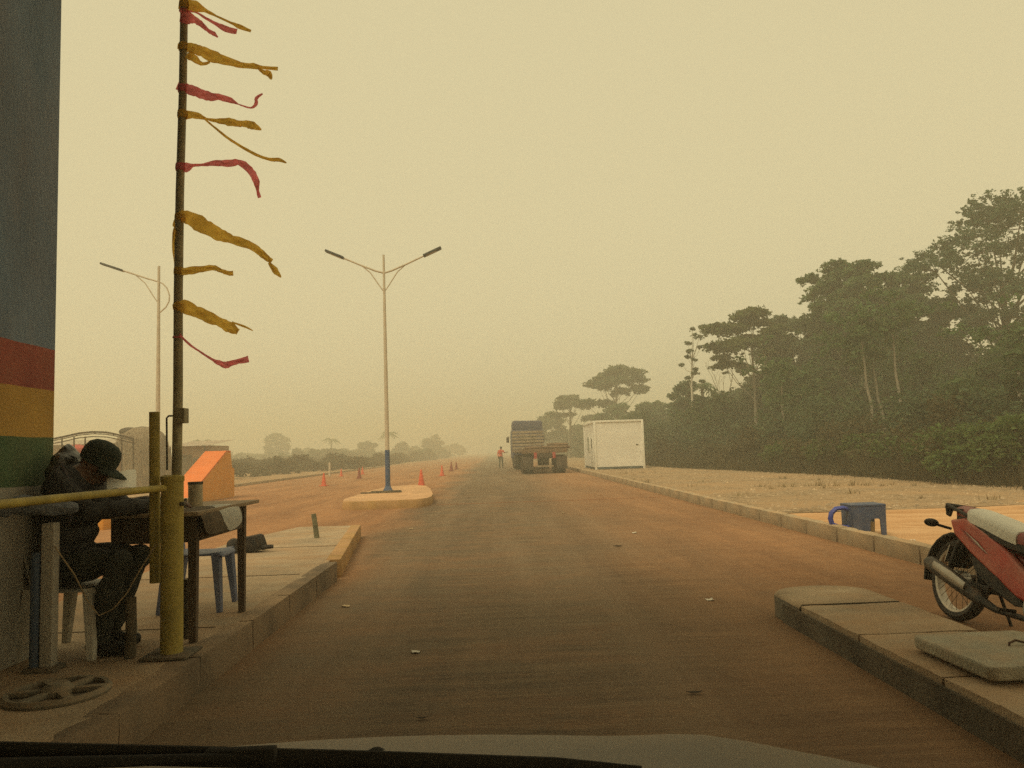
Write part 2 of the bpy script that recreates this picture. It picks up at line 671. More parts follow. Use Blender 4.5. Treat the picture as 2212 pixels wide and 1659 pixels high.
m_dryweed = M('dry_weed', (0.27, 0.205, 0.115), 0.9, 0.4, 1.0)
spots = [(npr.uniform(5, 22), 15 + 30 * npr.uniform(0, 1) ** 1.3, npr.uniform(.4, .9)) for _ in range(60)]
spots += [(7.6 + i * .34 + npr.uniform(-.15, .15), 21.8 - i * .16 + npr.uniform(-.3, .3), npr.uniform(.6, 1.2)) for i in range(22)]
grass_tufts('dry_weed', spots, m_dryweed, 'sparse dry brown weed tufts on the gravel field')


def island(name, outline, z, label, side_mat, top_mat, inner=None):
    """kerb-edged traffic island from an outline (counter-clockwise)"""
    root = thing(name, label, 'traffic island')
    n = len(outline)
    mb = MB()
    c = Vector((sum(p[0] for p in outline) / n, sum(p[1] for p in outline) / n, 0))
    b = 0.025
    ins = []
    for p in outline:
        d = Vector((p[0], p[1], 0)) - c
        ins.append(((c + d * (1 - b / max(d.length, .3))).x, (c + d * (1 - b / max(d.length, .3))).y))
    vs_ = [(p[0], p[1], -0.05) for p in outline] + [(p[0], p[1], z - b) for p in outline] + [(p[0], p[1], z) for p in ins]
    fs_ = []
    for i in range(n):
        j = (i + 1) % n
        fs_ += [(i, j, j + n, i + n), (i + n, j + n, j + 2 * n, i + 2 * n)]
    mb._add(vs_, fs_)
    mb.build('kerb_face', side_mat, root, ang=50)
    tm = MB()
    tm._add([(p[0], p[1], z) for p in ins], [tuple(range(n))])
    tm.build('island_top', top_mat, root, smooth=False)
    return root


m_lkerb = M('dark_kerb_concrete', (0.16, 0.12, 0.083), 0.9, 0.3, 1.2, 0.4, 60, dust=1.0, dustcol=(0.40, 0.27, 0.165))  # darker base than the other kerbs, mixed paler on upward faces
# left toll island (nose tapers away from the lane, the nose end painted yellow)
LI = thing('toll_island', 'raised concrete toll island on the left under the booth and table', 'traffic island')
Z1 = 0.20
edge = [(-1.70, -6.0), (-1.70, 8.25), (-2.20, 12.75)]
MB().prism([(-3.60, -6), (-1.80, -6), (-1.80, 8.4), (-2.28, 12.70), (-3.20, 12.80), (-3.60, 10.9)], -0.05, Z1 - 0.006,
           lambda a, b, d: (a, b, d)).build('island_top', m_island, LI, smooth=False)
yy = -6.0
while yy < 8.2:
    x0 = -1.78
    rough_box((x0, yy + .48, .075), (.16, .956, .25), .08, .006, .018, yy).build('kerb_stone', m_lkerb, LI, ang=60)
    yy += .95 if yy + 1.9 > 8.2 else .96
for i in range(4):
    t0, t1 = i / 4, (i + 1) / 4
    a = Vector((-1.78 - .5 * t0, 8.55 + 4.2 * t0, 0))
    b = Vector((-1.78 - .5 * t1, 8.55 + 4.2 * t1, 0))
    d = b - a
    MB().box(((a + b) / 2) + Vector((0, 0, .075)), (.16, d.length - .012, .25), rot=rotz(math.degrees(math.atan2(-d.x, d.y))), bev=.018).build(
        'kerb_stone', m_yellowpaint, LI)['label'] = 'kerb stone with faded yellow paint'
# thin dust ridges / joints on the island top
m_joint = M('dark_joint', (0.09, 0.06, 0.035), 0.95, 0.3, 8)
for jy in (5.35, 7.6, 9.9):
    pts = [(-3.5 + i * .2, jy + rng.uniform(-.012, .012), Z1 - .004) for i in range(9)]
    MB().tube(pts, .006, 4, flat=(1, .5)).build('joint', m_joint, LI)

# right toll island (narrow, rounded nose, slab joints)
RI = thing('toll_island', 'narrow concrete toll island with rounded nose in the right foreground', 'traffic island')
def stadium(x0, x1, y0, y1, n=12):
    r_ = (x1 - x0) / 2
    cx = (x0 + x1) / 2
    pts = [(x0, y0), (x1, y0)]
    for i in range(n + 1):
        a = math.pi * i / n
        pts.append((cx + r_ * math.cos(a), y1 - r_ * .72 + r_ * .72 * math.sin(a)))
    return pts
cuts = [-5, -3.4, -1.8, -.2, .9, 2.0, 2.85, 3.7, 4.55, 5.4]
for i in range(len(cuts) - 1):
    rough_box((2.43, (cuts[i] + cuts[i + 1]) / 2, .065), (.72, cuts[i + 1] - cuts[i] - .006, .23), .06, .006, .020, i * 3.1).build('paving_slab', m_island, RI, ang=60)
mbn = MB()
P_ = stadium(2.07, 2.79, 5.412, 6.12, 14)
n_ = len(P_)
cx_, cy_ = 2.43, 5.6
P2 = [(cx_ + (p[0] - cx_) * .94, cy_ + (p[1] - cy_) * .955) for p in P_]
P2[0], P2[1] = (P2[0][0], 5.412), (P2[1][0], 5.412)
mbn._add([(p[0], p[1], -.05) for p in P_] + [(p[0], p[1], .155) for p in P_] + [(p[0], p[1], .18) for p in P2],
         [(i, (i + 1) % n_, (i + 1) % n_ + n_, i + n_) for i in range(n_)] +
         [(i + n_, (i + 1) % n_ + n_, (i + 1) % n_ + 2 * n_, i + 2 * n_) for i in range(n_)] + [tuple(range(2 * n_, 3 * n_))])
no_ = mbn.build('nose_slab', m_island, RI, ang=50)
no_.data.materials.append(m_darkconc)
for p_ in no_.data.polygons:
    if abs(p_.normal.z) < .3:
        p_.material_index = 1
# darker lane face of this island: a thin strip that follows the kerb
MB().box((2.062, 1.4, .045), (.012, 8.6, .19)).build('kerb_face', m_darkconc, RI)['label'] = 'dark lane side of the island kerb'

# lamp island on the median
LIo = [(-3.80, 19.45), (-3.45, 19.2), (-2.6, 19.15), (-1.95, 19.25), (-1.72, 19.6), (-1.66, 20.4), (-1.72, 21.6), (-2.05, 24.8), (-2.45, 27.4), (-2.9, 28.2), (-3.4, 28.3), (-3.85, 27.6), (-4.0, 24.5), (-3.95, 20.4)]
m_isl2 = M('orange_dusty_island_top', (0.52, 0.31, 0.17), 0.95, 0.2, 1.6, 0.3, 40)
LAMPI = island('median_island', LIo, 0.21, 'yellow edged median island holding the lamp post', m_yellowpaint, m_isl2)

# expansion joint across the lane
pts = []
x = -1.5
while x < 4.4:
    pts.append((x, 20.0 + .035 * math.sin(x * 2.1) + rng.uniform(-.02, .02), 0.004))
    x += .18
MB().tube(pts, .022, 4, flat=(1, .25)).build('expansion_joint', M('red_dust_joint', (.30, .13, .06), .95, .3, 5), road)

# concrete cover slab lying on the right island
cs = thing('cover_slab', 'loose square grey concrete slab lying on the right foreground island', 'concrete slab', (2.495, 3.845, .18), rotz=R(1))
sl = MB()
pl = [(-.31, -.30), (-.285, -.325), (.29, -.33), (.315, -.30), (.315, .24), (.25, .325), (-.29, .325), (-.315, .27)]
sl.prism(pl, .02, .082, lambda a, b, d: Vector((a, b, d)))
o = sl.build('slab_body', M('pale_cast_concrete', (.35, .325, .25), .9, .2, 5, .6, 60, dust=.4), cs)
bv = o.modifiers.new('b', 'BEVEL'); bv.width = .012; bv.segments = 2
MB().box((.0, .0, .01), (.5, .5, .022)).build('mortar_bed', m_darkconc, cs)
MB().tube([(.02, .02, .080), (.02, .02, .095), (.06, .03, .105), (.10, .02, .095), (.10, .02, .080)], .006, 6).build('lifting_ring', M('rusty_iron', (.09, .05, .03), .8, .3, 20), cs)

# ------------------------------------------------------------------ toll canopy above the lanes and booth
m_canopy = M('canopy_soffit_metal', (0.16, 0.155, 0.14), 0.7, 0.1, 1.0)
m_booth_grey = M('booth_slate_paint', (0.135, 0.195, 0.275), 0.75, 0.24, 1.6, 0.4, 50, dust=0.4, stretch=(1, 1, .35))
m_booth_red = M('booth_red_paint', (0.29, 0.075, 0.06), 0.75, 0.2, 3, 0.3, 60, dust=0.35)
m_booth_yellow = M('booth_yellow_paint', (0.44, 0.265, 0.06), 0.75, 0.16, 3, 0.3, 60, dust=0.35)
m_booth_green = M('booth_green_paint', (0.068, 0.12, 0.058), 0.75, 0.2, 3, 0.3, 60, dust=0.25)
m_booth_base = M('booth_grey_render', (0.36, 0.345, 0.30), 0.85, 0.12, 2, 0.3, 60, dust=0.3)

cn = thing('toll_canopy', 'flat roof canopy over the toll lanes out of view above the camera', 'canopy', (0, 0, 0))
MB().box((-8.8, -10.0, 5.95), (26.4, 29.6, .7), bev=.03).build('roof', m_canopy, cn)
for x in (-15, -9.9, -3.1, 2.43):
    MB().box((x, -3.2, 2.8), (.4, .4, 5.6), bev=.02).build('column', m_conc, cn)

bt = thing('toll_booth', 'toll booth wall in slate grey with red, yellow and green stripes', 'booth', (0, 0, 0))
X0, X1, Y0, Y1 = -3.55, -2.745, -1.2, 4.9
def wavy(z, k):
    return [(Y0 + (Y1 - Y0) * i / 60, z + .007 * mnoise.noise((i * .35, k * 9.1, 0)) + .005 * mnoise.noise((i * 1.3, k * 5.3, 2))) for i in range(61)]
def band(nm, lo, hi, mat):
    MB().prism(lo + hi[::-1], X0, X1, lambda a, b, d: Vector((d, a, b))).build(nm, mat, bt)
zb_ = [wavy(z, k) if 0 < k < 5 else [(Y0, z), (Y1, z)] for k, z in enumerate((.19, 1.19, 1.48, 1.77, 2.03, 5.60))]
for k, (nm, mt) in enumerate((('base_wall', m_booth_base), ('green_stripe', m_booth_green), ('yellow_stripe', m_booth_yellow), ('red_stripe', m_booth_red), ('upper_wall', m_booth_grey))):
    band(nm, zb_[k], zb_[k + 1], mt)

# ------------------------------------------------------------------ barrier gate with ribbons
m_olive = M('dirty_yellow_paint', (0.36, 0.285, 0.065), 0.6, 0.28, 6, 0.1, 60, dust=0.3, dustcol=(.28, .19, .08))
m_boom = M('dark_olive_pipe_paint', (0.27, 0.235, 0.135), 0.6, 0.35, 7, 0.1, 60)
m_steel = M('weathered_dark_steel', (0.10, 0.095, 0.075), 0.6, 0.3, 9)
bg = thing('barrier_gate', 'yellow pipe bollard and side rail carrying a tall raised barrier pole', 'barrier', (-1.89, 4.61, .2))
MB().lathe([(.062, 0), (.062, .99), (.066, .992), (.066, 1.02), (.045, 1.03), (0, 1.03)], n=24).build('bollard', m_olive, bg)
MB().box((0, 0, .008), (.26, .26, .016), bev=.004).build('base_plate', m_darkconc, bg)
MB().tube([(-.02, 0, .955), (-.06, -.6, .957), (-.12, -1.5, .955), (-.2, -3.2, .95)], .0195, 12).build('side_rail', m_olive, bg)
MB().lathe([(.062, 0), (.062, .99), (.05, 1.02), (0, 1.02)], c=(-.2, -3.2, 0), n=20).build('bollard', m_olive, bg)
p0 = at(381, 1075, 4.63) - Vector((-1.89, 4.61, .2))
p1 = at(398, 0, 4.63) - Vector((-1.89, 4.61, .2))
d = p1 - p0
bp_ = [p0 + d * t for t in (0, .2, .4, .6, .8, 1.0, 1.16)]
bp_[2] += Vector((-.008, 0, 0)); bp_[3] += Vector((-.008, 0, 0))
MB().tube(bp_, [.028, .0275, .026, .0245, .0235, .0225, .0215], 14).build('boom', m_boom, bg)
b_ = at(393, 898, 4.60) - Vector((-1.89, 4.61, .2))
MB().box(b_, (.055, .07, .088), bev=.004).build('clamp_box', m_boom, bg)
b0 = at(335, 1259, 4.66) - Vector((-1.89, 4.61, .2))
b1 = at(333.5, 890, 4.66) - Vector((-1.89, 4.61, .2))
MB().tube([b0, b1], .0295, 16).build('counterweight_pipe', m_olive, bg)
h0 = at(361, 1015, 4.68) - Vector((-1.89, 4.61, .2))
h1 = at(360, 903, 4.68) - Vector((-1.89, 4.61, .2))
MB().tube([h0, h1, h1 + Vector((.012, 0, .012)), h1 + Vector((.04, 0, .012))], .006, 8).build('hook_rod', m_steel, bg)
MB().tube([(.05, -.02, .86), (.085, -.03, .86)], .012, 8).build('bolt', m_steel, bg)

m_ry = M('yellow_ribbon_cloth', (0.80, 0.53, 0.10), 0.85, 0.14, 9, transl=0.6)
m_rp = M('pink_ribbon_cloth', (0.86, 0.27, 0.29), 0.85, 0.14, 9, transl=0.6)


def ribbon(label, paths, mat, top):
    """paths: list of (zoom points, half widths); cloth strips blown to the right"""
    mb = MB()
    root_p = None
    for pts, hw in paths:
        # refine by Catmull-Rom
        P, Wd = [], []
        n = len(pts)
        for i in range(n - 1):
            a, b, c, d_ = pts[max(i - 1, 0)], pts[i], pts[i + 1], pts[min(i + 2, n - 1)]
            for s in range(4):
                t = s / 4
                f = lambda k: .5 * ((2 * b[k]) + (-a[k] + c[k]) * t + (2 * a[k] - 5 * b[k] + 4 * c[k] - d_[k]) * t * t + (-a[k] + 3 * b[k] - 3 * c[k] + d_[k]) * t ** 3)
                P.append((f(0), f(1)))
                Wd.append(hw[i] * (1 - t) + hw[i + 1] * t)
        P.append(pts[-1]); Wd.append(hw[-1])
        vs_ = []
        ph = rng.uniform(0, 6)
        for i, (zx, zy) in enumerate(P):
            q0, q1 = P[max(i - 1, 0)], P[min(i + 1, len(P) - 1)]
            tx, ty = q1[0] - q0[0], q1[1] - q0[1]
            l_ = math.hypot(tx, ty) or 1
            nx_, ny_ = -ty / l_, tx / l_
            w = Wd[i] * (1 + .06 * math.sin(i * .9 + ph))
            yoff = .025 * math.sin(i * .55 + ph) + .02 * i / len(P)
            for s, dy in ((-1, .0), (-.35, .012), (.3, -.010), (1, .004)):
                rj = 1 + (.12 * rng.uniform(-1, 1) if abs(s) == 1 else 0)
                xx, y_ = 329.2 + .2646 * (zx + nx_ * w * s * rj), top + .2646 * (zy + ny_ * w * s * rj)
                vs_.append(at(xx, y_, 4.62 + yoff + dy * min(1, w / 20) * math.cos(i * .9 + ph)))
        fs_ = []
        for i in range(len(P) - 1):
            for k in range(3):
                a_ = i * 4 + k
                fs_.append((a_, a_ + 1, a_ + 5, a_ + 4))
        mb._add(vs_, fs_)
    zy0 = paths[0][0][1][1]
    hw0 = max(8, min(30, paths[0][1][1]))
    py0 = top + .2646 * zy0
    pxc = 381 + (1075 - py0) / 1075 * 17 - (2.2 if 250 < py0 < 800 else 0)
    c0, c1 = at(pxc, py0 + hw0 * .2646, 4.63), at(pxc + .2, py0 - hw0 * .2646, 4.63)
    mb.tube([c0, c0.lerp(c1, .3), c0.lerp(c1, .7), c1], [.0285, .0305, .0300, .0280], 14, caps=False)
    o = mb.build('ribbon', mat)
    return tag(o, label, 'ribbon', 'ribbons tied to the raised barrier pole')


def knot(zx, zy, top, w=42, h=30, lean=0):
    return ([(zx - w, zy + lean), (zx, zy), (zx + w, zy - lean)], [h, h * 1.05, h])


ribbon('topmost yellow ribbon at the upper edge of the photo', [([(215, 30), (295, 40), (360, 55), (430, 85), (520, 130), (640, 185), (720, 220), (805, 255)], [40, 45, 45, 18, 8, 10, 20, 10])], m_ry, 0)
ribbon('uppermost pink ribbon with two torn tails near the pole top',
       [([(225, 92), (300, 92), (360, 102), (430, 145), (520, 195), (600, 235), (690, 258)], [12, 8, 8, 10, 14, 28, 22]),
        ([(225, 140), (295, 150), (350, 165), (400, 200), (450, 245), (500, 275), (535, 305)], [40, 50, 30, 22, 15, 18, 5])], m_rp, 0)
ribbon('wide yellow ribbon with an open fold, second yellow from the top',
       [([(205, 375), (290, 385), (360, 405), (430, 430), (520, 470), (620, 500), (720, 530), (820, 540), (900, 552), (1025, 560)], [20, 40, 40, 45, 45, 35, 25, 25, 14, 15]),
        ([(285, 440), (330, 470), (400, 520), (470, 508)], [40, 32, 18, 8]), ([(860, 555), (910, 590), (950, 600), (972, 650)], [8, 18, 30, 5])], m_ry, 0)
ribbon('pink ribbon ending in an upturned hook',
       [([(205, 690), (290, 725), (350, 745), (420, 775), (480, 790), (560, 795), (640, 820), (700, 850), (800, 880), (845, 850), (850, 800), (900, 765)], [40, 42, 40, 40, 35, 25, 25, 5, 8, 15, 15, 6])], m_rp, 0)
ribbon('yellow ribbon with a long thin string trailing below it',
       [([(210, 940), (290, 935), (370, 945), (440, 970), (520, 985), (620, 995), (700, 1010), (760, 1010), (820, 1025), (890, 1060)], [45, 35, 25, 10, 15, 35, 25, 30, 35, 6]),
        ([(430, 975), (520, 1050), (620, 1130), (740, 1205), (850, 1265), (950, 1300), (1030, 1305), (1095, 1330)], [6, 9, 10, 12, 12, 12, 18, 5])], m_ry, 0)
ribbon('pink ribbon that flies level and then droops straight down',
       [([(205, 1350), (280, 1365), (335, 1350), (420, 1345), (520, 1330), (610, 1335), (700, 1325), (760, 1355), (820, 1420), (850, 1490), (860, 1560), (875, 1615)], [40, 42, 12, 12, 25, 30, 25, 28, 30, 25, 12, 15])], m_rp, 0)
ribbon('broadest yellow ribbon, sloping down to a torn end at mid pole',
       [([(180, 300), (225, 220), (270, 215), (350, 250), (450, 310), (550, 360), (650, 400), (750, 430), (850, 480), (920, 540), (975, 580)], [20, 40, 50, 60, 60, 50, 38, 35, 30, 25, 20]),
        ([(950, 590), (1000, 650), (1050, 710)], [10, 28, 5]), ([(200, 260), (182, 350), (184, 500), (196, 650)], [12, 20, 20, 14])], m_ry, 411.5)
ribbon('short narrow yellow ribbon below the broadest one', [([(185, 655), (270, 660), (380, 645), (490, 630), (560, 655), (620, 675), (660, 675)], [32, 32, 28, 22, 18, 18, 22])], m_ry, 411.5)
ribbon('lowest yellow ribbon with loose threads at its end',
       [([(165, 950), (250, 945), (350, 985), (450, 1030), (560, 1080), (640, 1120), (700, 1155)], [20, 55, 48, 45, 40, 45, 25]), ([(650, 1075), (750, 1110), (820, 1145)], [8, 9, 4])], m_ry, 411.5)
ribbon('lowest red ribbon, twisted thin with a flat tip', [([(185, 1130), (245, 1200), (300, 1255), (380, 1310), (480, 1375), (540, 1405), (600, 1425), (630, 1415), (700, 1395), (785, 1375)], [18, 8, 10, 7, 10, 20, 28, 25, 22, 28])], m_rp, 411.5)

# ------------------------------------------------------------------ posts and odds and ends on the left island
m_stump = M('grey_brown_timber', (0.115, 0.095, 0.065), 0.9, 0.35, 12, 0.3, 60)
MBs = MB().tube([(0, 0, 0), (.003, 0, .17), (.0, .002, .335)], [.031, .03, .029], 14)
o = MBs.build('stump_post', m_stump); o.location = (-2.12, 4.6, .2)
tag(o, 'short dark stump post left of the yellow bollard', 'post')
o = MB().tube([(0, 0, 0), (0, 0, .36)], [.03, .029], 14).build('stump_post', m_stump); o.location = (-1.97, 5.05, .2)
tag(o, 'short dark stump post between bollard and table leg', 'post')
o = MB().tube([(0, 0, 0), (-.02, 0, .17), (-.045, .01, .33)], [.036, .035, .033], 12).build('stake', M('mossy_stake', (.17, .16, .10), .9, .3, 9)); o.location = (-2.50, 10.95, .195)
tag(o, 'small leaning stake standing alone near the island tip', 'post')

gp = thing('service_post', 'grey square post with dark blue conduit beside the striped booth', 'post', (-2.49, 4.40, .19))
MB().box((.02, 0, .40), (.066, .066, .80), bev=.006).build('post_body', m_conc, gp)
MB().tube([(-.045, -.02, 0), (-.045, -.02, .64)], .026, 12).build('conduit', M('dark_blue_pipe', (.06, .085, .13), .6, .2, 9), gp)
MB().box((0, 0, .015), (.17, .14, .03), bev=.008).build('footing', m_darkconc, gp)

# rolled blue jacket over the post top
def cloth_blob(name, path, rads, mat, parent=None, seed=1, amp=.25):
    r2 = random.Random(seed)
    mb = MB()
    n = 18
    pts = [Vector(p) for p in path]
    P, Rr = [], []
    for i in range(len(pts) - 1):
        for s in range(4):
            P.append(pts[i].lerp(pts[i + 1], s / 4)); Rr.append(rads[i] * (1 - s / 4) + rads[i + 1] * s / 4)
    P.append(pts[-1]); Rr.append(rads[-1])
    mb.tube(P, Rr, n)
    mb.v = [tuple(Vector(v) + Vector((r2.uniform(-1, 1), r2.uniform(-1, 1), r2.uniform(-1, 1))) * amp * .05) for v in mb.v]
    o = mb.build(name, mat, parent)
    s = o.modifiers.new('s', 'SUBSURF'); s.levels = 1; s.render_levels = 1
    return o


m_bluecloth = M('grey_blue_cloth', (.17, .185, .215), .95, .3, 10, .4, 50)
o = cloth_blob('jacket', [(-2.72, 4.34, 1.06), (-2.62, 4.34, 1.10), (-2.48, 4.36, 1.085), (-2.32, 4.40, 1.07)], [.03, .055, .055, .025], m_bluecloth, None, 3, .3)
tag(o, 'grey blue jacket rolled up on the post behind the yellow rail', 'jacket')

# round open-work base
rb = thing('round_base', 'round grey openwork stand base on the island at lower left', 'stand base', (-2.16, 3.93, .195))
m_rb = M('grey_dirty_plastic', (.19, .17, .13), .8, .25, 8, dust=.8, dustcol=(.27, .18, .10))
prof = [(.205, 0), (.235, 0), (.24, .012), (.225, .03), (.205, .028)]
MB().lathe(prof, n=40, closed=True).build('rim', m_rb, rb)
MB().lathe([(0, .06), (.045, .06), (.06, .045), (.075, .03), (.075, 0), (0, 0)], n=24).build('hub', m_rb, rb)
for k in range(6):
    a = k * 60 + 12
    MB().box(rotz(a) @ Vector((.14, 0, .018)), (.16, .042, .024), rot=rotz(a), bev=.005).build('spoke', m_rb, rb)
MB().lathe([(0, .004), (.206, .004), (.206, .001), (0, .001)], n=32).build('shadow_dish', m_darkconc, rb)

cord = MB().tube([at(118, 1180, 4.36), at(135, 1205, 4.4), at(160, 1240, 4.45), at(190, 1300, 4.48), at(214, 1330, 4.5), at(245, 1315, 4.52), at(275, 1280, 4.54), at(300, 1235, 4.55), at(338, 1175, 4.56)], .004, 6).build('cord', M('frayed_cord', (.32, .24, .14), .95, .3, 30))
tag(cord, 'thin cord sagging from the grey post to the yellow bollard', 'cord')

# ------------------------------------------------------------------ table and what lies on it
m_wood = M('dark_worn_wood', (0.088, 0.062, 0.04), 0.8, 0.4, 6, 0.3, 40, stretch=(1, 1, .25), dust=.3, dustcol=(.26, .18, .11))
m_woodtop = M('worn_table_top', (0.26, 0.20, 0.135), 0.8, 0.3, 4, 0.3, 40, stretch=(1, .2, 1), dust=.4)
tb = thing('table', 'dark wooden table behind the yellow bollard', 'table', (-2.12, 5.42, .195))
ZT = .80
for (lx, ly) in ((.235, -.50), (.235, .42), (-.235, -.50), (-.235, .42)):
    MB().tube([(lx, ly, 0), (lx, ly, .4), (lx, ly, ZT - .03)], [.030, .034, .038], 4).build('leg', m_wood, tb)
for s in (-1, 1):
    MB().box((s * .235, -.04, ZT - .11), (.03, .86, .16), bev=.004).build('apron_board', m_wood, tb)
for yy in (-.50, .42):
    MB().box((0, yy, ZT - .11), (.41, .03, .16), bev=.004).build('apron_board', m_wood, tb)
for i in range(4):
    MB().box((-.225 + i * .15, 0.02, ZT - .012), (.147, 1.24, .026), bev=.004).build('top_plank', m_woodtop, tb)
can = thing('tin_can', 'dirty beige tin can with dark rim on the table', 'can', (-2.05, 5.38, .195 + ZT + .002))
MB().lathe([(.044, 0), (.047, .004), (.047, .155), (.0475, .160), (.044, .160), (.043, .02), (0, .02)], n=24).build('can_body', M('dirty_beige_label', (.42, .37, .26), .7, .3, 14, dust=.3), can)
MB().lathe([(.0482, .150), (.0500, .153), (.0500, .168), (.044, .168), (.0435, .150)], n=24, closed=True).build('rim', m_steel, can)
cup = MB().lathe([(.025, 0), (.036, .06), (.038, .062), (.033, .055), (.023, .006), (0, .006)], n=18).build('cup', M('grey_plastic_cup', (.24, .23, .21), .6, .2, 9))
cup.location = (-2.13, 5.24, .195 + ZT + .002)
tag(cup, 'small grey cup on the table between bollard and tin can', 'cup')
o = MB().lathe([(.012, 0), (.012, .055), (.007, .062), (0, .062)], n=12).build('dark_bottle', m_steel); o.location = (-2.085, 5.30, .195 + ZT + .002)
tag(o, 'tiny dark bottle touching the left of the tin can', 'bottle')


def drape(name, label, cat, mat, pts_rows, solid=.004, sub=2):
    mb = MB()
    nr, nc = len(pts_rows), len(pts_rows[0])
    mb._add([p for r_ in pts_rows for p in r_], [(j * nc + i, j * nc + i + 1, (j + 1) * nc + i + 1, (j + 1) * nc + i) for j in range(nr - 1) for i in range(nc - 1)])
    o = mb.build(name, mat)
    if solid:
        s = o.modifiers.new('t', 'SOLIDIFY'); s.thickness = solid
    s = o.modifiers.new('s', 'SUBSURF'); s.levels = sub; s.render_levels = sub
    return tag(o, label, cat)


zt = .195 + ZT + .004
xr = -1.812
drape('cloth', 'white crumpled cloth hanging over the table edge right of the can', 'cloth', M('white_cloth', (.86, .85, .78), .95, .1, 14, .5, 30, transl=.5),
      [[(-1.95, 5.20, zt), (-1.95, 5.40, zt + .008), (-1.95, 5.52, zt)], [(-1.84, 5.18, zt + .004), (-1.84, 5.41, zt + .012), (-1.84, 5.56, zt + .002)],
       [(xr, 5.19, zt - .03), (xr + .012, 5.41, zt - .03), (xr, 5.58, zt - .03)], [(xr + .012, 5.22, zt - .09), (xr + .03, 5.43, zt - .1), (xr + .012, 5.59, zt - .09)],
       [(xr + .008, 5.30, zt - .18), (xr + .022, 5.46, zt - .16), (xr + .01, 5.60, zt - .13)]], 0)
drape('sack', 'dark brown sackcloth draped over the table side next to the bollard', 'cloth', M('brown_sackcloth', (.10, .075, .05), .95, .35, 12, .6, 40),
      [[(-1.99, 4.86, zt), (-1.99, 5.05, zt + .010), (-1.98, 5.24, zt + .012), (-1.97, 5.33, zt)], [(-1.85, 4.86, zt + .004), (-1.85, 5.05, zt + .014), (-1.85, 5.24, zt + .006), (-1.85, 5.33, zt)],
       [(xr, 4.87, zt - .03), (xr + .014, 5.05, zt - .03), (xr + .004, 5.24, zt - .03), (xr, 5.335, zt - .03)],
       [(xr + .012, 4.88, zt - .16), (xr + .025, 5.05, zt - .17), (xr + .016, 5.22, zt - .17), (xr + .012, 5.34, zt - .15)]])

# ------------------------------------------------------------------ plastic chairs
def plastic_chair(root, mat, sh=.43, w=.40, back=True, arms=False, hue=None):
    """local: seat faces +x"""
    hw = w / 2
    def loft(rows):
        mb = MB()
        nr, nc = len(rows), len(rows[0])
        mb._add([p for r_ in rows for p in r_], [(j * nc + i, j * nc + i + 1, (j + 1) * nc + i + 1, (j + 1) * nc + i) for j in range(nr - 1) for i in range(nc - 1)])
        return mb
    rows = []
    for i in range(6):
        x = -.19 + .40 * i / 5
        dip = -.012 * math.sin(math.pi * i / 5)
        rows.append([(x, -hw, sh - .03), (x, -hw + .012, sh + dip), (x, 0, sh - .012 + dip), (x, hw - .012, sh + dip), (x, hw, sh - .03)])
    rows.append([(.225, -hw + .02, sh - .05), (.225, -hw * .6, sh - .045), (.225, 0, sh - .045), (.225, hw * .6, sh - .045), (.225, hw - .02, sh - .05)])
    o = loft(rows).build('seat', mat, root)
    s = o.modifiers.new('t', 'SOLIDIFY'); s.thickness = .006
    s = o.modifiers.new('s', 'SUBSURF'); s.levels = 1; s.render_levels = 2
    for sx, sy in ((.17, -1), (.17, 1), (-.17, -1), (-.17, 1)):
        mb = MB()
        tx = .035 * (1 if sx > 0 else -1.6)
        a = Vector((sx, sy * (hw - .03), sh - .012)); b = Vector((sx + tx, sy * (hw + .012), 0))
        # open L section leg, wide at top
        for (da, db) in (((.045, .012), (.024, .010)),):
            mb.tube([a, a.lerp(b, .5), b], [.046, .036, .026], 4, flat=(1, .55))
        mb.build('leg', mat, root)
    if back:
        rows = []
        for i in range(7):
            t = i / 6
            x = -.19 - .11 * t
            z = sh - .02 + .40 * t
            ww = hw * (1 - .15 * t * t)
            rows.append([(x + .03, -ww, z), (x, -ww * .5, z + .004), (x - .012, 0, z + .008), (x, ww * .5, z + .004), (x + .03, ww, z)])
        o = loft(rows).build('backrest', mat, root)
        s = o.modifiers.new('t', 'SOLIDIFY'); s.thickness = .006
        s = o.modifiers.new('s', 'SUBSURF'); s.levels = 1; s.render_levels = 2
    if arms:
        for sy in (-1, 1):
            MB().tube([(-.26, sy * (hw + .01), sh + .22), (-.1, sy * (hw + .03), sh + .215), (.1, sy * (hw + .03), sh + .2), (.185, sy * (hw + .02), sh + .15), (.18, sy * hw, sh)], .022, 8, flat=(1.2, .45)).build('armrest', mat, root)


bc = thing('plastic_chair', 'blue plastic chair pushed under the far side of the table', 'chair', (-2.27, 6.05, .195), rotz=R(4))
plastic_chair(bc, M('faded_blue_plastic', (.12, .145, .24), .55, .2, 5, dust=.35, dustcol=(.36, .30, .28)), sh=.44)
wc = thing('plastic_chair', 'dirty white plastic armchair under the seated person', 'chair', (-2.52, 4.82, .195), rotz=R(-2))
plastic_chair(wc, M('dirty_white_plastic', (.40, .385, .33), .6, .15, 5, dust=.35), sh=.41, w=.46, arms=False)

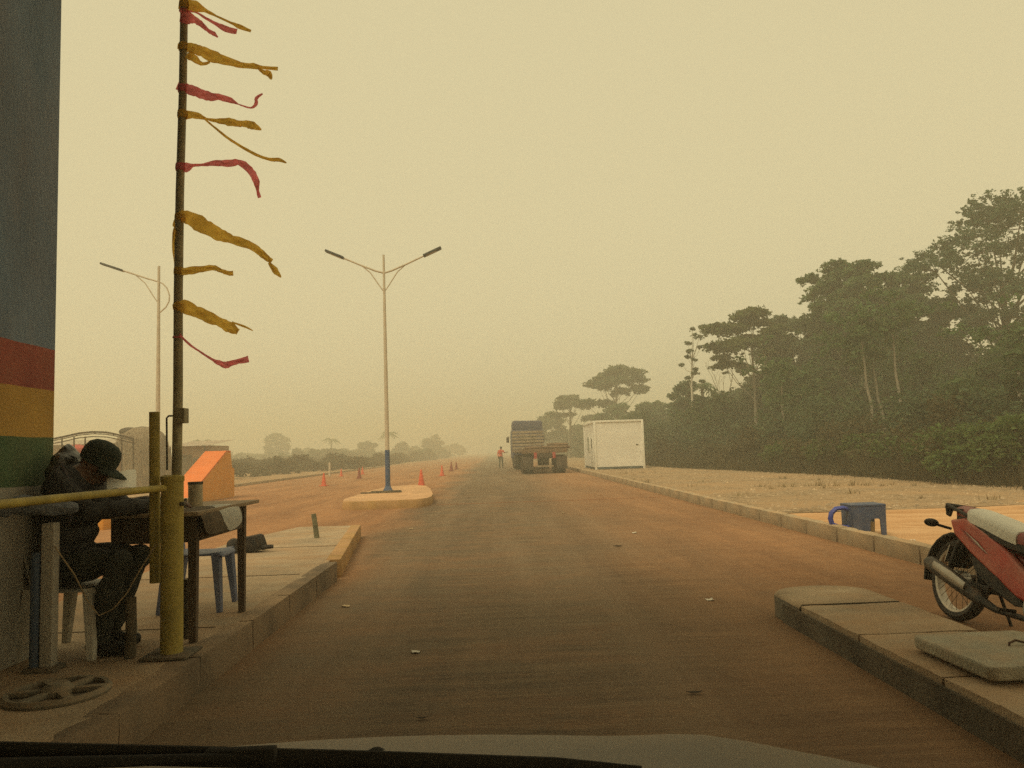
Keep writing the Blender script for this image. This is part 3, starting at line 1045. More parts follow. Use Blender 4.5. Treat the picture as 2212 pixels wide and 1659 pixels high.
# black bag behind the table
bag = thing('tool_bag', 'black tool bag lying on the island behind the table', 'bag', (-2.98, 9.55, .195), rotz=R(6))
m_black = M('black_nylon', (.022, .022, .021), .8, .3, 9, .3, 50, dust=.15)
mbb = MB().box((0, 0, .10), (.34, .22, .19), bev=.045)
mbb.v = [(x * (1 - .18 * max(0, z - .05) / .1) + .02 * math.sin(y_ * 20), y_, z + .015 * math.sin(x * 14)) for x, y_, z in mbb.v]
mbb.build('bag_body', m_black, bag)
mbb = MB().ball((-.19, -.02, .09), (.085, .10, .088)); mbb.build('side_pocket', m_black, bag)
MB().tube([(.15, -.05, .05), (.22, -.07, .06), (.28, -.07, .062)], [.03, .026, .024], 10).build('handle', m_black, bag)

# broken blue chair right of the kerb, with a red packet beside it
kc = thing('broken_chair', 'broken blue plastic chair with one arm loop standing behind the right kerb', 'chair', (4.88, 10.30, .05), rotz=R(-4))
kc.scale = (1.14, 1.14, 1.02)
m_bl = M('dusty_blue_plastic', (.055, .08, .15), .55, .2, 6, dust=.3, dustcol=(.34, .27, .2))
m_bl2 = M('bright_blue_plastic', (.05, .07, .30), .5, .15, 6, dust=.15)
s_ = .21
mbk = MB()
mbk.box((0, 0, .385), (.40, .34, .03), bev=.012)
mbk.build('seat', m_bl, kc)
# front apron with an opening between broad legs
ap = [(-.195, .38), (-.175, 0), (.0, 0), (.015, .20), (.03, .215), (.11, .215), (.125, .20), (.13, 0), (.185, 0), (.195, .38)]
MB().prism(ap, -.165, -.145, lambda a, b, d: Vector((a, d, b))).build('front_apron', m_bl, kc)
MB().prism([(-.195, .38), (-.18, 0), (-.12, 0), (-.11, .24), (.11, .24), (.12, 0), (.18, 0), (.195, .38)], .145, .165, lambda a, b, d: Vector((a, d, b))).build('rear_apron', m_bl, kc)
MB().box((-.19, 0, .20), (.014, .30, .36), bev=.004).build('side_panel', m_bl, kc)
MB().tube([(-.19, -.05, .33), (-.25, -.06, .355), (-.33, -.06, .345), (-.385, -.06, .29), (-.40, -.06, .22), (-.385, -.06, .15), (-.32, -.06, .115), (-.19, -.05, .10)], .036, 10, flat=(1.0, .8)).build('arm_loop', m_bl2, kc)
rp = thing('packet', 'red and tan packet under the broken blue chair', 'packet', (4.94, 10.32, .052))
MB().box((-.035, 0, .085), (.045, .08, .17), bev=.012).build('red_side', M('red_wrapper', (.36, .05, .04), .6, .3, 9), rp)
MB().box((.035, .005, .08), (.09, .09, .16), bev=.014).build('tan_side', M('tan_wrapper', (.42, .33, .2), .7, .2, 9), rp)

# litter on the road
litter = [((898, 1410), .05, 'white crumpled scrap in the middle of the lane nearest the camera', (.62, .58, .5)),
          ((747, 1311), .06, 'pale flat scrap beside the left island kerb', (.55, .42, .26)),
          ((1533, 1297), .055, 'white scrap in front of the right island nose', (.68, .62, .52)),
          ((1370, 1152), .06, 'pale scrap on the lane before the expansion joint', (.6, .55, .45)),
          ((888, 1143), .06, 'tan scrap on the red dust near the lane edge', (.55, .40, .24)),
          ((1218, 1109), .07, 'curled dry scrap left of lane centre beyond the pale scrap', (.28, .2, .12)),
          ((1972, 1168), .05, 'white scrap on the orange earth near the motorcycle', (.75, .68, .58))]


def ground_at(x, y, z=0.0):
    d = CAM_R @ Vector(((x - W_PX / 2) / F_PX, -(y - H_PX / 2) / F_PX, -1))
    return CAM_P + d * ((z - CAM_H) / d.z)


for (pp, s_, lab, c_) in litter:
    s_ *= .55
    g = ground_at(*pp, 0.05 if pp[0] > 1900 else 0.0)
    mb = MB()
    n = 5
    vs_ = [(g.x + (i / 4 - .5) * s_ * 2 + rng.uniform(-.2, .2) * s_, g.y + (j / 4 - .5) * s_ * 2 + rng.uniform(-.2, .2) * s_, g.z + .004 + abs(rng.gauss(0, .22)) * s_) for j in range(n) for i in range(n)]
    mb._add(vs_, [(j * n + i, j * n + i + 1, (j + 1) * n + i + 1, (j + 1) * n + i) for j in range(n - 1) for i in range(n - 1)])
    o = mb.build('litter_scrap', M('scrap_%d' % pp[0], c_, .9, .2, 20), ang=60)
    so = o.modifiers.new('t', 'SOLIDIFY'); so.thickness = .002; so.offset = 1
    tag(o, lab, 'litter', 'litter on the ground')
for (pp, s_, lab) in [((1335, 1181), .07, 'leaf shape added for a dark windscreen speck, right of lane centre'), ((1500, 1500), .045, 'small dark leaf on the lane left of the right island'), ((912, 1555), .03, 'dark curled leaf on the road just ahead of the bonnet')]:  # first leaf is made up from a speck on the windscreen
    g = ground_at(*pp)
    mb = MB()
    vs_, fs_ = [], []
    for i in range(7):
        t = i / 6
        w = .35 * math.sin(math.pi * min(1, t * .95 + .03)) * s_
        x = g.x + (t - .5) * 2 * s_
        for k, (dy, dz) in enumerate(((-1, .35), (0, 0), (1, .4))):
            vs_.append((x, g.y + dy * w, g.z + .006 + dz * w + .25 * s_ * (t - .5) ** 2 * 4))
    for i in range(6):
        for k in range(2):
            fs_.append((i * 3 + k, i * 3 + k + 1, i * 3 + k + 4, i * 3 + k + 3))
    mb._add(vs_, fs_)
    o = mb.build('fallen_leaf', M('dead_leaf', (.045, .03, .018), .8, .3, 20))
    so = o.modifiers.new('t', 'SOLIDIFY'); so.thickness = .0015
    tag(o, lab, 'leaf', 'dead leaves on the road')

# ------------------------------------------------------------------ people
def remesh_body(name, mb, voxel, smooth=4):
    me = mb.mesh(name + '_raw')
    o = bpy.data.objects.new(name, me)
    COL.objects.link(o)
    r_ = o.modifiers.new('r', 'REMESH'); r_.mode = 'VOXEL'; r_.voxel_size = voxel
    s = o.modifiers.new('s', 'SMOOTH'); s.factor = .5; s.iterations = smooth
    dg = bpy.context.evaluated_depsgraph_get()
    dg.update()
    out = bpy.data.meshes.new_from_object(o.evaluated_get(dg))
    bpy.data.objects.remove(o)
    out.shade_smooth()
    return out


def limb(mb, pts, rads, n=14):
    """tapered limb with rounded joints"""
    mb.tube(pts, rads, n)
    for p, r_ in zip(pts, rads):
        mb.ball(p, r_, n, 8)


m_skin = M('dark_brown_skin', (.115, .062, .038), .55, .15, 12)
m_shirt = M('dark_work_jacket', (.030, .029, .030), .8, .25, 8, .7, 22, spec=.3)
m_trous = M('dark_trousers', (.034, .036, .030), .9, .3, 8, .5, 30)
m_shoe = M('black_shoe', (.016, .015, .014), .5, .2, 9)
pr = thing('person', 'seated person in dark jacket and cap bent over the table', 'person', (-2.58, 4.78, .195))
O_ = Vector((-2.58, 4.78, .195))
B = MB()
YC = 4.78
def W(x, y_, z):
    return Vector((x, y_, z)) - O_
hipL, hipR = W(-2.60, YC + .10, .70), W(-2.60, YC - .10, .70)
chest = W(-2.51, YC, 1.10)
# torso as stacked flattened sections leaning forward
for (x, z, rx, ry) in ((-2.60, .70, .15, .19), (-2.595, .80, .15, .19), (-2.575, .90, .15, .195), (-2.55, 1.0, .15, .20), (-2.53, 1.09, .15, .215), (-2.525, 1.16, .14, .215), (-2.53, 1.22, .12, .20)):
    B.ball(W(x, YC, z), (rx, ry, .10), 20, 12)
B.ball(W(-2.57, YC, 1.215), (.10, .18, .11), 18, 12)      # rounded upper back
# neck and head
limb(B, [W(-2.53, YC, 1.22), W(-2.45, YC, 1.27)], [.066, .056])
hc = W(-2.405, YC, 1.312)
hr = roty(28)
B.ball(hc, (.098, .074, .112), 22, 16, rot=hr)
B.ball(hc + hr @ Vector((.035, 0, -.055)), (.062, .055, .062), 18, 12, rot=hr)      # jaw
B.ball(hc + hr @ Vector((.100, 0, -.022)), (.020, .017, .022), 12, 8, rot=hr)       # nose
B.ball(hc + hr @ Vector((.088, 0, -.068)), (.018, .027, .013), 12, 8, rot=hr)       # lips
B.ball(hc + hr @ Vector((.078, 0, .018)), (.022, .055, .014), 14, 8, rot=hr)        # brow
for s in (-1, 1):
    B.ball(hc + hr @ Vector((-.006, s * .074, -.012)), (.020, .011, .032), 10, 8, rot=hr)   # ears
    B.ball(hc + hr @ Vector((.060, s * .036, -.035)), (.03, .025, .025), 10, 8, rot=hr)     # cheeks
# arms: near arm (towards the lane) and far arm, both forearms on the table
for s, hx, hy in ((-1, -2.02, YC + .16), (1, -2.04, YC + .30)):
    sh_ = W(-2.535, YC + s * .20, 1.20)
    el = W(-2.335, YC + s * (.235 if s < 0 else .20), 1.035)
    wr = W(-2.12, hy - .02, 1.045)
    limb(B, [sh_, sh_.lerp(el, .5) + Vector((-.01, s * .01, 0)), el, el.lerp(wr, .5), wr], [.078, .066, .057, .052, .036])
    # hand: palm, four curled fingers and a thumb
    dr_ = Vector((1, .12, -.10)).normalized()
    side = Vector((-.12, 1, 0)).normalized()
    pc = wr + dr_ * .055
    B.ball(pc, (.05, .042, .019), 14, 8)
    for k in range(4):
        fl = (.066, .078, .072, .056)[k]
        b0 = wr + dr_ * .085 + side * (-.030 + .02 * k)
        limb(B, [b0, b0 + dr_ * fl * .45 + Vector((0, 0, .012)), b0 + dr_ * fl * .8 + Vector((0, 0, -.002)), b0 + dr_ * fl + Vector((0, 0, -.020))], [.0105, .010, .0095, .0085], 8)
    t0 = wr + dr_ * .03 + side * (-.034 * -s)
    limb(B, [t0, t0 + dr_ * .03 + side * (s * .022), t0 + dr_ * .062 + side * (s * .026) + Vector((0, 0, -.01))], [.014, .012, .010], 8)
# legs: thighs forward, knees under the table, feet drawn back
for s in (-1, 1):
    hp = W(-2.58, YC + s * .10, .70)
    kn = W(-2.20, YC + s * (.15 if s < 0 else .10), .735)
    an = W(-2.36 + (.03 if s < 0 else -.02), YC + s * .12, .29)
    limb(B, [hp, hp.lerp(kn, .5) + Vector((0, 0, .012)), kn, kn.lerp(an, .35) + Vector((-.012, 0, 0)), kn.lerp(an, .7), an], [.108, .096, .075, .073, .058, .050])
    limb(B, [an + Vector((-.035, 0, -.040)), an + Vector((.06, 0, -.050)), an + Vector((.15, 0, -.058))], [.043, .045, .034])
me = remesh_body('person_body', B, .0085, 5)
co_ = [v.co.copy() for v in me.vertices]; no2 = [v.normal.copy() for v in me.vertices]
for v, p_, n2 in zip(me.vertices, co_, no2):
    w_ = p_ + O_
    if (w_.x > -2.48 and w_.z > 1.18) or (w_.x > -2.13 and w_.z > .93):
        continue
    v.co = p_ + n2 * (.011 * mnoise.noise(Vector((p_.x * 9, p_.y * 9, p_.z * 17))) + .005 * abs(mnoise.noise(p_ * 34)))
body = link_mesh('body', me, None, pr)
for m_ in (m_skin, m_shirt, m_trous, m_shoe):
    me.materials.append(m_)
cos = np.zeros(len(me.polygons) * 3); me.polygons.foreach_get('center', cos)
cos = cos.reshape(-1, 3) + np.array(O_)
idx = np.ones(len(cos), int)
hcw = np.array(hc + O_)
idx[(np.linalg.norm(cos - hcw, axis=1) < .145) & (cos[:, 2] > 1.19) & (cos[:, 0] > -2.485 + (1.27 - cos[:, 2]) * .35)] = 0
idx[(cos[:, 0] > -2.115) & (cos[:, 2] > .93)] = 0
legm = (cos[:, 2] < .80) & ((cos[:, 0] > -2.50) | (cos[:, 2] < .66))
idx[legm] = 2
idx[cos[:, 2] < .285] = 3
me.polygons.foreach_set('material_index', idx.astype(np.int32))

# cap
m_cap = M('dark_green_cap', (.030, .040, .030), .9, .3, 10, .4, 60)
cp = MB()
rows = 9
prof = [(.106, -.010), (.109, .02), (.107, .055), (.095, .090), (.068, .113), (.03, .124), (0.001, .126)]
tmp = MB().lathe(prof, n=28)
cp._add([hc + hr @ Vector((v[0] * 1.03 - .006, v[1] * .84, v[2] + .012)) for v in tmp.v], tmp.f)
cap = cp.build('cap', m_cap, pr)
so = cap.modifiers.new('t', 'SOLIDIFY'); so.thickness = .003; so.offset = 1
br = MB()
vs_, fs_ = [], []
for j in range(6):
    t = j / 5
    for i in range(11):
        a = R(-62 + 12.4 * i)
        r0 = .103 + t * (.088 * math.cos(a * 1.25) + .004)
        vs_.append(hc + hr @ Vector((r0 * math.cos(a) * 1.03 - .006, r0 * math.sin(a) * .84, .006 - .022 * t * t - .016 * (math.sin(a) ** 2))))
for j in range(5):
    for i in range(10):
        fs_.append((j * 11 + i, j * 11 + i + 1, (j + 1) * 11 + i + 1, (j + 1) * 11 + i))
br._add(vs_, fs_)
b_o = br.build('brim', m_cap, cap)
so = b_o.modifiers.new('t', 'SOLIDIFY'); so.thickness = .004
# backpack on the back of the seated person
bk = thing('backpack', 'rounded shiny black backpack on the back of the seated person', 'backpack', tuple(W(-2.635, YC, 1.10) + O_))
m_pack = M('shiny_black_pack', (.022, .020, .018), .30, .35, 9, .9, 26, spec=.6)
pk = MB()
for i, (zz, rx, ry) in enumerate(((-.21, .06, .14), (-.14, .088, .165), (-.04, .098, .178), (.07, .102, .178), (.16, .094, .165), (.225, .07, .135), (.26, .04, .085))):
    pk.ball((.02 + .10 * zz, 0, zz), (rx, ry, .075), 20, 10)
pm = remesh_body('backpack_body', pk, .009, 6)
for v in pm.vertices:
    n2 = v.normal.copy()
    v.co = v.co + n2 * (.008 * mnoise.noise(v.co * 13) + .004 * abs(mnoise.noise(v.co * 30)))
link_mesh('pack_body', pm, m_pack, bk)
MB().box((-.075, 0, -.07), (.05, .22, .17), bev=.024).build('front_pocket', m_pack, bk)
MB().tube([(.02, -.03, .245), (.03, -.03, .29), (.035, .0, .30), (.03, .03, .29), (.02, .03, .245)], .007, 8).build('grab_loop', m_black, bk)

# pale band round the near sleeve and shoulder
sb = []
for t in range(9):
    a = t / 8
    sb.append(W(-2.535 + .095 * math.sin(a * 2.4) + .02 * a, YC - .175 - .07 * math.sin(a * 2.4), 1.315 - .33 * a))
MB().tube(sb, [.016] * 9, 8, flat=(.35, 1)).build('shoulder_band', M('lilac_grey_webbing', (.14, .13, .16), .8, .2, 10), pr)
MB().lathe([(.066, 0), (.070, .02), (.062, .04), (.056, .03)], c=W(-2.505, YC, 1.225), axis=(.75, 0, .66), n=20, closed=True).build('collar', m_shirt, pr)

# paper held up in front of the face
rows = []
for j in range(5):
    r_ = []
    for i in range(9):
        t = i / 8
        r_.append((-2.345 + .165 * t, 4.76 + .05 * math.sin(t * 2.6), 1.15 + (.085 + .03 * t) * j / 4 + .012 * math.sin(t * 3)))
    rows.append(r_)
drape('paper', 'white curved sheet of paper held up in front of the seated person', 'paper', M('white_paper', (.90, .89, .80), .9, .05, 10, transl=.85), rows, 0, 1)
drape('notebook', 'open notebook lying on the table under the hands of the seated person', 'notebook', M('grey_paper', (.30, .28, .24), .9, .1, 9),
      [[(-2.30, 4.84, zt), (-2.18, 4.84, zt + .010), (-2.06, 4.84, zt + .004)], [(-2.30, 5.0, zt), (-2.18, 5.0, zt + .012), (-2.06, 5.0, zt + .004)], [(-2.30, 5.16, zt), (-2.18, 5.16, zt + .010), (-2.06, 5.16, zt + .004)]], .006, 1)

# far person by the truck, standing, one arm raised to the cab
fp = thing('person', 'standing person in orange red vest beside the truck cab', 'person', (.52, 63.5, 0))
B = MB()
for (x, z, rx, ry) in ((0, .95, .16, .11), (0, 1.08, .155, .115), (0, 1.2, .17, .12), (.01, 1.32, .185, .12), (.01, 1.40, .17, .10)):
    B.ball((x, 0, z), (rx, ry, .09), 14, 8)
limb(B, [(.015, .01, 1.44), (.02, .01, 1.52)], [.058, .054], 10)
B.ball((.03, .015, 1.62), (.082, .095, .115), 14, 10)
B.ball((.10, .02, 1.60), (.02, .017, .022), 8, 6)
for s in (-1, 1):
    hp = Vector((s * .085, 0, .92)); an = Vector((s * .10 + (.04 if s > 0 else -.02), .02 * s, .08))
    limb(B, [hp, hp.lerp(an, .5), an], [.088, .062, .045], 10)
    limb(B, [an + Vector((0, .03, -.035)), an + Vector((.04, -.10, -.045))], [.042, .034], 8)
limb(B, [(.19, 0, 1.38), (.30, -.05, 1.22), (.47, -.08, 1.26)], [.056, .047, .034], 10)
limb(B, [(-.18, 0, 1.38), (-.24, .02, 1.12), (-.20, -.06, .88)], [.056, .047, .034], 10)
for hb, dv in ((Vector((.47, -.08, 1.26)), Vector((1, -.1, .05))), (Vector((-.20, -.06, .88)), Vector((.1, -.15, -1)))):
    dv.normalize(); sd = dv.orthogonal().normalized()
    B.ball(hb + dv * .05, .036, 8, 6)
    for k in range(4):
        limb(B, [hb + dv * .07 + sd * (k - 1.5) * .019, hb + dv * (.155 - .01 * abs(k - 1)) + sd * (k - 1.5) * .021], [.011, .009], 6)
    limb(B, [hb + dv * .03 + sd * .03, hb + dv * .08 + sd * .055], [.012, .010], 6)
me = remesh_body('person_body', B, .0125, 3)
link_mesh('body', me, None, fp)
m_vest = M('orange_red_vest', (.60, .10, .06), .8, .15, 6)
for m_ in (m_skin, m_vest, M('green_grey_trousers', (.05, .07, .06), .9, .2, 6), m_shoe):
    me.materials.append(m_)
cos = np.zeros(len(me.polygons) * 3); me.polygons.foreach_get('center', cos)
cos = cos.reshape(-1, 3)
idx = np.ones(len(cos), int)
idx[cos[:, 2] > 1.47] = 0
idx[(np.abs(cos[:, 0]) > .30)] = 0
idx[cos[:, 2] < .93] = 2
idx[(cos[:, 2] < .95) & (cos[:, 0] < -.17)] = 0
idx[cos[:, 2] < .10] = 3
me.polygons.foreach_set('material_index', idx.astype(np.int32))
MB().ball((.025, .015, 1.665), (.09, .10, .085), 14, 8).build('hair', M('black_hair', (.02, .018, .016), .9, .2, 9), fp)

# ------------------------------------------------------------------ street lamps
m_pole = M('cream_lamp_paint', (.50, .44, .35), .6, .12, 3, dust=.3)
m_bluep = M('blue_band_paint', (.045, .09, .19), .6, .2, 4, dust=.2)
m_led = M('dark_led_head', (.05, .055, .055), .5, .15, 6)
lp = thing('street_lamp', 'twin arm street lamp with blue base on the median island', 'street lamp', (-3.29, 23.97, .21))
MB().tube([(0, 0, 1.26), (0, 0, 3.5), (0, 0, 6.3), (0, 0, 7.38)], [.068, .058, .040, .034], 16).build('pole', m_pole, lp)
MB().tube([(0, 0, .16), (0, 0, 1.26)], [.078, .072], 16).build('blue_base', m_bluep, lp)
MB().lathe([(.15, .0), (.15, .03), (.10, .12), (.078, .18), (0, .18)], n=16).build('foot_flange', m_bluep, lp)
MB().box((0, -.02, -.0), (.7, .5, .05), bev=.01).build('footing', m_isl2, lp)
for s in (-1, 1):
    MB().tube([(0, 0, 6.80), (s * .25, 0, 6.87), (s * .7, 0, 7.06), (s * 1.28, 0, 7.32)], [.03, .03, .028, .026], 10).build('arm', m_pole, lp)
    MB().tube([(s * .02, 0, 6.22), (s * .16, 0, 6.42), (s * .42, 0, 6.82), (s * .72, 0, 7.08)], .018, 8).build('brace', m_pole, lp)
    hd = MB().box((s * 1.53, 0, 7.435), (.62, .24, .07), rot=roty(-s * 24), bev=.02)
    h_ = hd.build('lamp_head', m_led, lp)
    MB().box((s * 1.50, 0, 7.385), (.36, .17, .02), rot=roty(-s * 24), bev=.004).build('lens', M('lamp_lens', (.35, .34, .3), .3, .05, 5), h_)
for (sx, yy, w) in ((.0, -.36, .9), (-.05, -1.0, 1.2)):
    o = MB().box((0, 0, .02), (w, .09, .035), bev=.006).build('timber_batten', m_stump)
    o.location = (-3.3 + sx, 23.97 + yy, .212)
    o.rotation_euler = (0, 0, .04)
    tag(o, 'wooden batten lying in front of the lamp foot' if w < 1 else 'longer wooden batten lying near the front of the lamp island', 'plank')

lp2 = thing('street_lamp', 'street lamp with one straight arm and a curled arm behind the barrier pole', 'street lamp', (-11.15, 26.0, 0))
MB().tube([(0, 0, 1.4), (0, 0, 4), (0, 0, 6.6), (0, 0, 7.94)], [.075, .066, .048, .042], 16).build('pole', m_pole, lp2)
MB().tube([(0, 0, 0), (0, 0, 1.4)], [.085, .078], 16).build('blue_base', m_bluep, lp2)
MB().tube([(0, 0, 7.40), (-.4, 0, 7.53), (-.76, 0, 7.66), (-1.2, 0, 7.82)], .028, 10).build('arm', m_pole, lp2)
MB().tube([(-.01, 0, 6.66), (-.2, 0, 6.95), (-.45, 0, 7.36), (-.76, 0, 7.64)], .018, 8).build('brace', m_pole, lp2)
MB().tube([(0, 0, 7.40), (.14, 0, 7.33), (.28, 0, 7.17), (.36, 0, 6.92), (.345, 0, 6.72), (.24, 0, 6.52), (.01, 0, 6.32)], .022, 10).build('curled_arm', m_pole, lp2)
h_ = MB().box((-1.56, 0, 7.945), (.78, .24, .07), rot=roty(20), bev=.02).build('lamp_head', m_led, lp2)

# ------------------------------------------------------------------ traffic cones
def cone(mat, matb):
    t = bpy.data.objects.new('traffic_cone', None); COL.objects.link(t)
    MB().box((0, 0, .02), (.38, .38, .04), bev=.008).build('base', matb, t)
    MB().lathe([(.14, .04), (.135, .06), (.035, .68), (.025, .70), (0, .70)], n=18).build('cone_body', mat, t)
    return t


m_co = M('faded_orange_cone', (.62, .10, .05), .7, .15, 5, dust=.25)
m_co2 = M('dirty_maroon_cone', (.22, .05, .04), .8, .2, 5, dust=.2)
ca, cb = cone(m_co, m_co), cone(m_co2, m_co2)
used = set()
for (x, y_, pr_, s, lab) in [(-7.87, 36.0, ca, .86, 'orange red cone standing alone on the dirt left of the lamp'),
                             (-8.0, 46.1, cb, .92, 'dark maroon cone between the lamp and the lone orange cone'),
                             (-9.55, 56.4, ca, .8, 'pinkish cone just behind the dark maroon cone left of the lamp'),
                             (-10.43, 53.1, ca, .75, 'small faint red cone near the white marker post'),
                             (-2.95, 31.2, ca, 1.0, 'tall orange red cone just behind the lamp island'),
                             (-3.12, 46.0, ca, .9, 'small orange cone on the lane edge beyond the lamp island'),
                             (-3.19, 57.1, cb, 1.0, 'dark cone farther up the lane edge toward the truck'),
                             (-3.11, 63.1, cb, .85, 'farthest dark cone on the lane edge')]:
    if pr_.name in used:
        o = copy_tree(pr_)
    else:
        o = pr_; used.add(pr_.name)
    o.location = (x, y_, .002); o.scale = (s, s, s); o.rotation_euler = (0, 0, rng.uniform(0, 1.5))
    tag(o, lab, 'traffic cone', 'traffic cones along the lanes')
o = MB().lathe([(.075, 0), (.07, .9), (.06, .96), (0, .97)], n=12).build('marker_post', m_pole); o.location = (-11.44, 54.2, 0)
tag(o, 'short cream marker post among the far cones', 'post')

# ------------------------------------------------------------------ orange crash wedge and next island
m_or = M('bright_orange_paint', (.70, .185, .05), .75, .08, 2, .2, 30, dust=.15, dustcol=(.6, .3, .15))
m_or2 = M('yellow_orange_paint', (.66, .30, .055), .75, .08, 2, .2, 30)
wd = thing('crash_wedge', 'bright orange concrete crash wedge on the next toll island', 'crash barrier', (-9.95, 24.2, 0))
pf = [(0, 0), (4.4, 0), (4.4, 1.05), (4.15, 1.08), (4.15, 1.62), (4.0, 1.72), (3.7, 1.70), (0, .12)]
wsd = MB()
wsd.prism([(0, .0), (4.45, .0), (4.45, 1.02), (4.2, 1.06), (4.05, 1.66), (3.6, 1.66), (0, .14)], -.30, .44, lambda a, b, d: Vector((d, a, b)))
wsd.build('wedge_body', m_or2, wd, smooth=False)
wtp = MB()
q = [(0, .14), (3.6, 1.66), (4.05, 1.66)]
vs_ = []
for a, b in q:
    vs_ += [(-.305, a, b + .004), (.445, a, b + .004), (-.305, a, b - .05), (.445, a, b - .05)]
wtp._add(vs_, [(0, 1, 5, 4), (4, 5, 9, 8), (0, 4, 6, 2), (4, 8, 10, 6), (1, 3, 7, 5), (5, 7, 11, 9), (0, 2, 3, 1), (8, 9, 11, 10), (2, 6, 7, 3), (6, 10, 11, 7)])
wtp.build('wedge_top', m_or, wd, smooth=False)
i2 = thing('toll_island', 'next toll island to the left with a yellow kerb end seen under the table', 'traffic island', (0, 0, 0))
MB().box((-9.9, 19.7, .09), (1.5, 8.2, .28), bev=.03).build('island_body', m_island, i2)
MB().box((-8.25, 16.25, .14), (.75, .75, .40), bev=.03).build('kerb_end', m_or2, i2)

# ------------------------------------------------------------------ roadside huts far left
m_thatch = M('grey_brown_thatch', (.20, .155, .105), .95, .35, 3, .8, 18, stretch=(3, 3, .5))
m_mud = M('mud_wall', (.30, .20, .13), .95, .2, 1.5, .4, 20)
m_tin = M('rusty_tin_roof', (.36, .31, .25), .6, .25, 1.5, dust=.4)
hut = thing('thatched_hut', 'tall rounded thatched hut behind the barrier posts', 'hut', tuple(at(306, 1050, 46)[:2]) + (0,))
prof = [(1.62, 0), (1.66, .8), (1.60, 1.6), (1.50, 2.2), (1.36, 2.8), (1.05, 3.15), (.6, 3.38), (.0, 3.45)]
mbh = MB().lathe(prof, n=36)
mbh.v = [(x * (1 + .05 * math.sin(math.atan2(y_, x) * 9 + z * 4)) + rng.uniform(-.03, .03), y_ * .8 + rng.uniform(-.03, .03), z + rng.uniform(-.04, .04)) for x, y_, z in mbh.v]
mbh.build('thatch_wall', m_thatch, hut)
V = []
for i in range(2600):
    a = npr.uniform(0, 6.283); z = npr.uniform(.25, 3.35)
    rr = np.interp(z, [0, 1.6, 2.2, 2.8, 3.15, 3.38, 3.45], [1.63, 1.62, 1.52, 1.38, 1.07, .62, .1]) + .02
    p = np.array([rr * math.cos(a), rr * math.sin(a) * .8, z])
    t = np.array([-math.sin(a), math.cos(a), 0]) * .018
    dn = np.array([math.cos(a) * .06, math.sin(a) * .06, -npr.uniform(.15, .4)]) + npr.normal(0, .03, 3)
    V.append([p - t, p + t, p + dn])
link_mesh('straw_fringe', np_mesh('straw_fringe', np.array(V), 3), m_thatch, hut)['kind'] = 'stuff'
mc = MB().ball((-.75, 0, 3.2), (.55, .6, .26), 14, 8); mc.build('ridge_cap', M('dark_thatch_cap', (.06, .05, .04), .95, .3, 6), hut)

# stall frame of bent poles
st = thing('market_stall', 'open stall frame of thin bent poles left of the thatched hut', 'stall', (0, 0, 0))
m_stick = M('thin_pole_wood', (.07, .055, .042), .9, .3, 6)
for (px, yp, topy) in ((134, 36, 946), (160, 36, 944), (184, 36, 943), (263, 36, 946), (288, 37.5, 950)):
    t_ = at(px, topy, yp)
    MB().tube([(t_.x, t_.y, 0), (t_.x + .01, t_.y, t_.z * .5), (t_.x, t_.y, t_.z)], .035, 8).build('pole', m_stick, st)
for k, (dy, yp) in enumerate(((0, 36), (2, 37.2), (5, 38.4), (11, 36.1))):
    pts = [at(x, y_ + dy, yp) for x, y_ in ((60, 962), (100, 950), (135, 943), (170, 935), (200, 932), (230, 933), (250, 937), (270, 942), (290, 947))]
    MB().tube(pts, .026, 6).build('roof_pole', m_stick, st)
for x in (120, 165, 205, 245):
    MB().tube([at(x, np.interp(x, [100, 170, 230, 270], [951, 936, 934, 943]), 35.9), at(x, np.interp(x, [100, 170, 230, 270], [953, 938, 936, 945]), 38.6)], .022, 6).build('roof_pole', m_stick, st)
rc = MB().ball((0, 0, 0), (.62, .4, .24), 16, 10)
rc.v = [(x + rng.uniform(-.03, .03), y_, z + rng.uniform(-.03, .03)) for x, y_, z in rc.v]
rco = rc.build('cloth_bundle', M('red_cloth', (.42, .08, .07), .9, .2, 5)); rco.location = at(165, 972, 37)
tag(rco, 'red cloth bundle inside the stall frame behind the seated person', 'cloth bundle')
o = MB().box((0, 0, .88), (3.6, 1.2, 1.76), bev=.03).build('stall_counter', m_mud); o.location = (at(165, 972, 37).x, 37.1, -.02)
tag(o, 'low mud counter under the stall frame', 'counter')

def shed(label, x0, x1, Y, zroof, depth=4, over=.35):
    r_ = thing('roadside_shed', label, 'shed', ((x0 + x1) / 2, Y, 0))
    w = x1 - x0
    MB().box((0, depth / 2, (zroof - .1) / 2), (w, depth, zroof - .1), bev=.02).build('wall', m_mud, r_)
    mb = MB()
    n = int(w / .19)
    vs_, fs_ = [], []
    for i in range(n + 1):
        x = -w / 2 - over + (w + 2 * over) * i / n
        z = .02 * (1 if i % 2 else -1)
        vs_ += [(x, -over - .3, zroof - .10 + z), (x, depth + over, zroof + .35 + z)]
    for i in range(n):
        fs_.append((2 * i, 2 * i + 2, 2 * i + 3, 2 * i + 1))
    mb._add(vs_, fs_)
    o = mb.build('roof', m_tin, r_, smooth=False)
    so = o.modifiers.new('t', 'SOLIDIFY'); so.thickness = .01
    MB().box((-.15 * w, -.022, .9), (.9, .05, 1.8), bev=.01).build('door', m_stump, r_)
    MB().box((.22 * w, -.012, 1.3), (.8, .05, .6), bev=.01).build('window', m_steel, r_)
    for k in (-1, 1):
        MB().tube([(k * (w / 2 - .1), -over - .2, 0), (k * (w / 2 - .1), -over - .2, zroof - .12)], .05, 8).build('post', m_stick, r_)


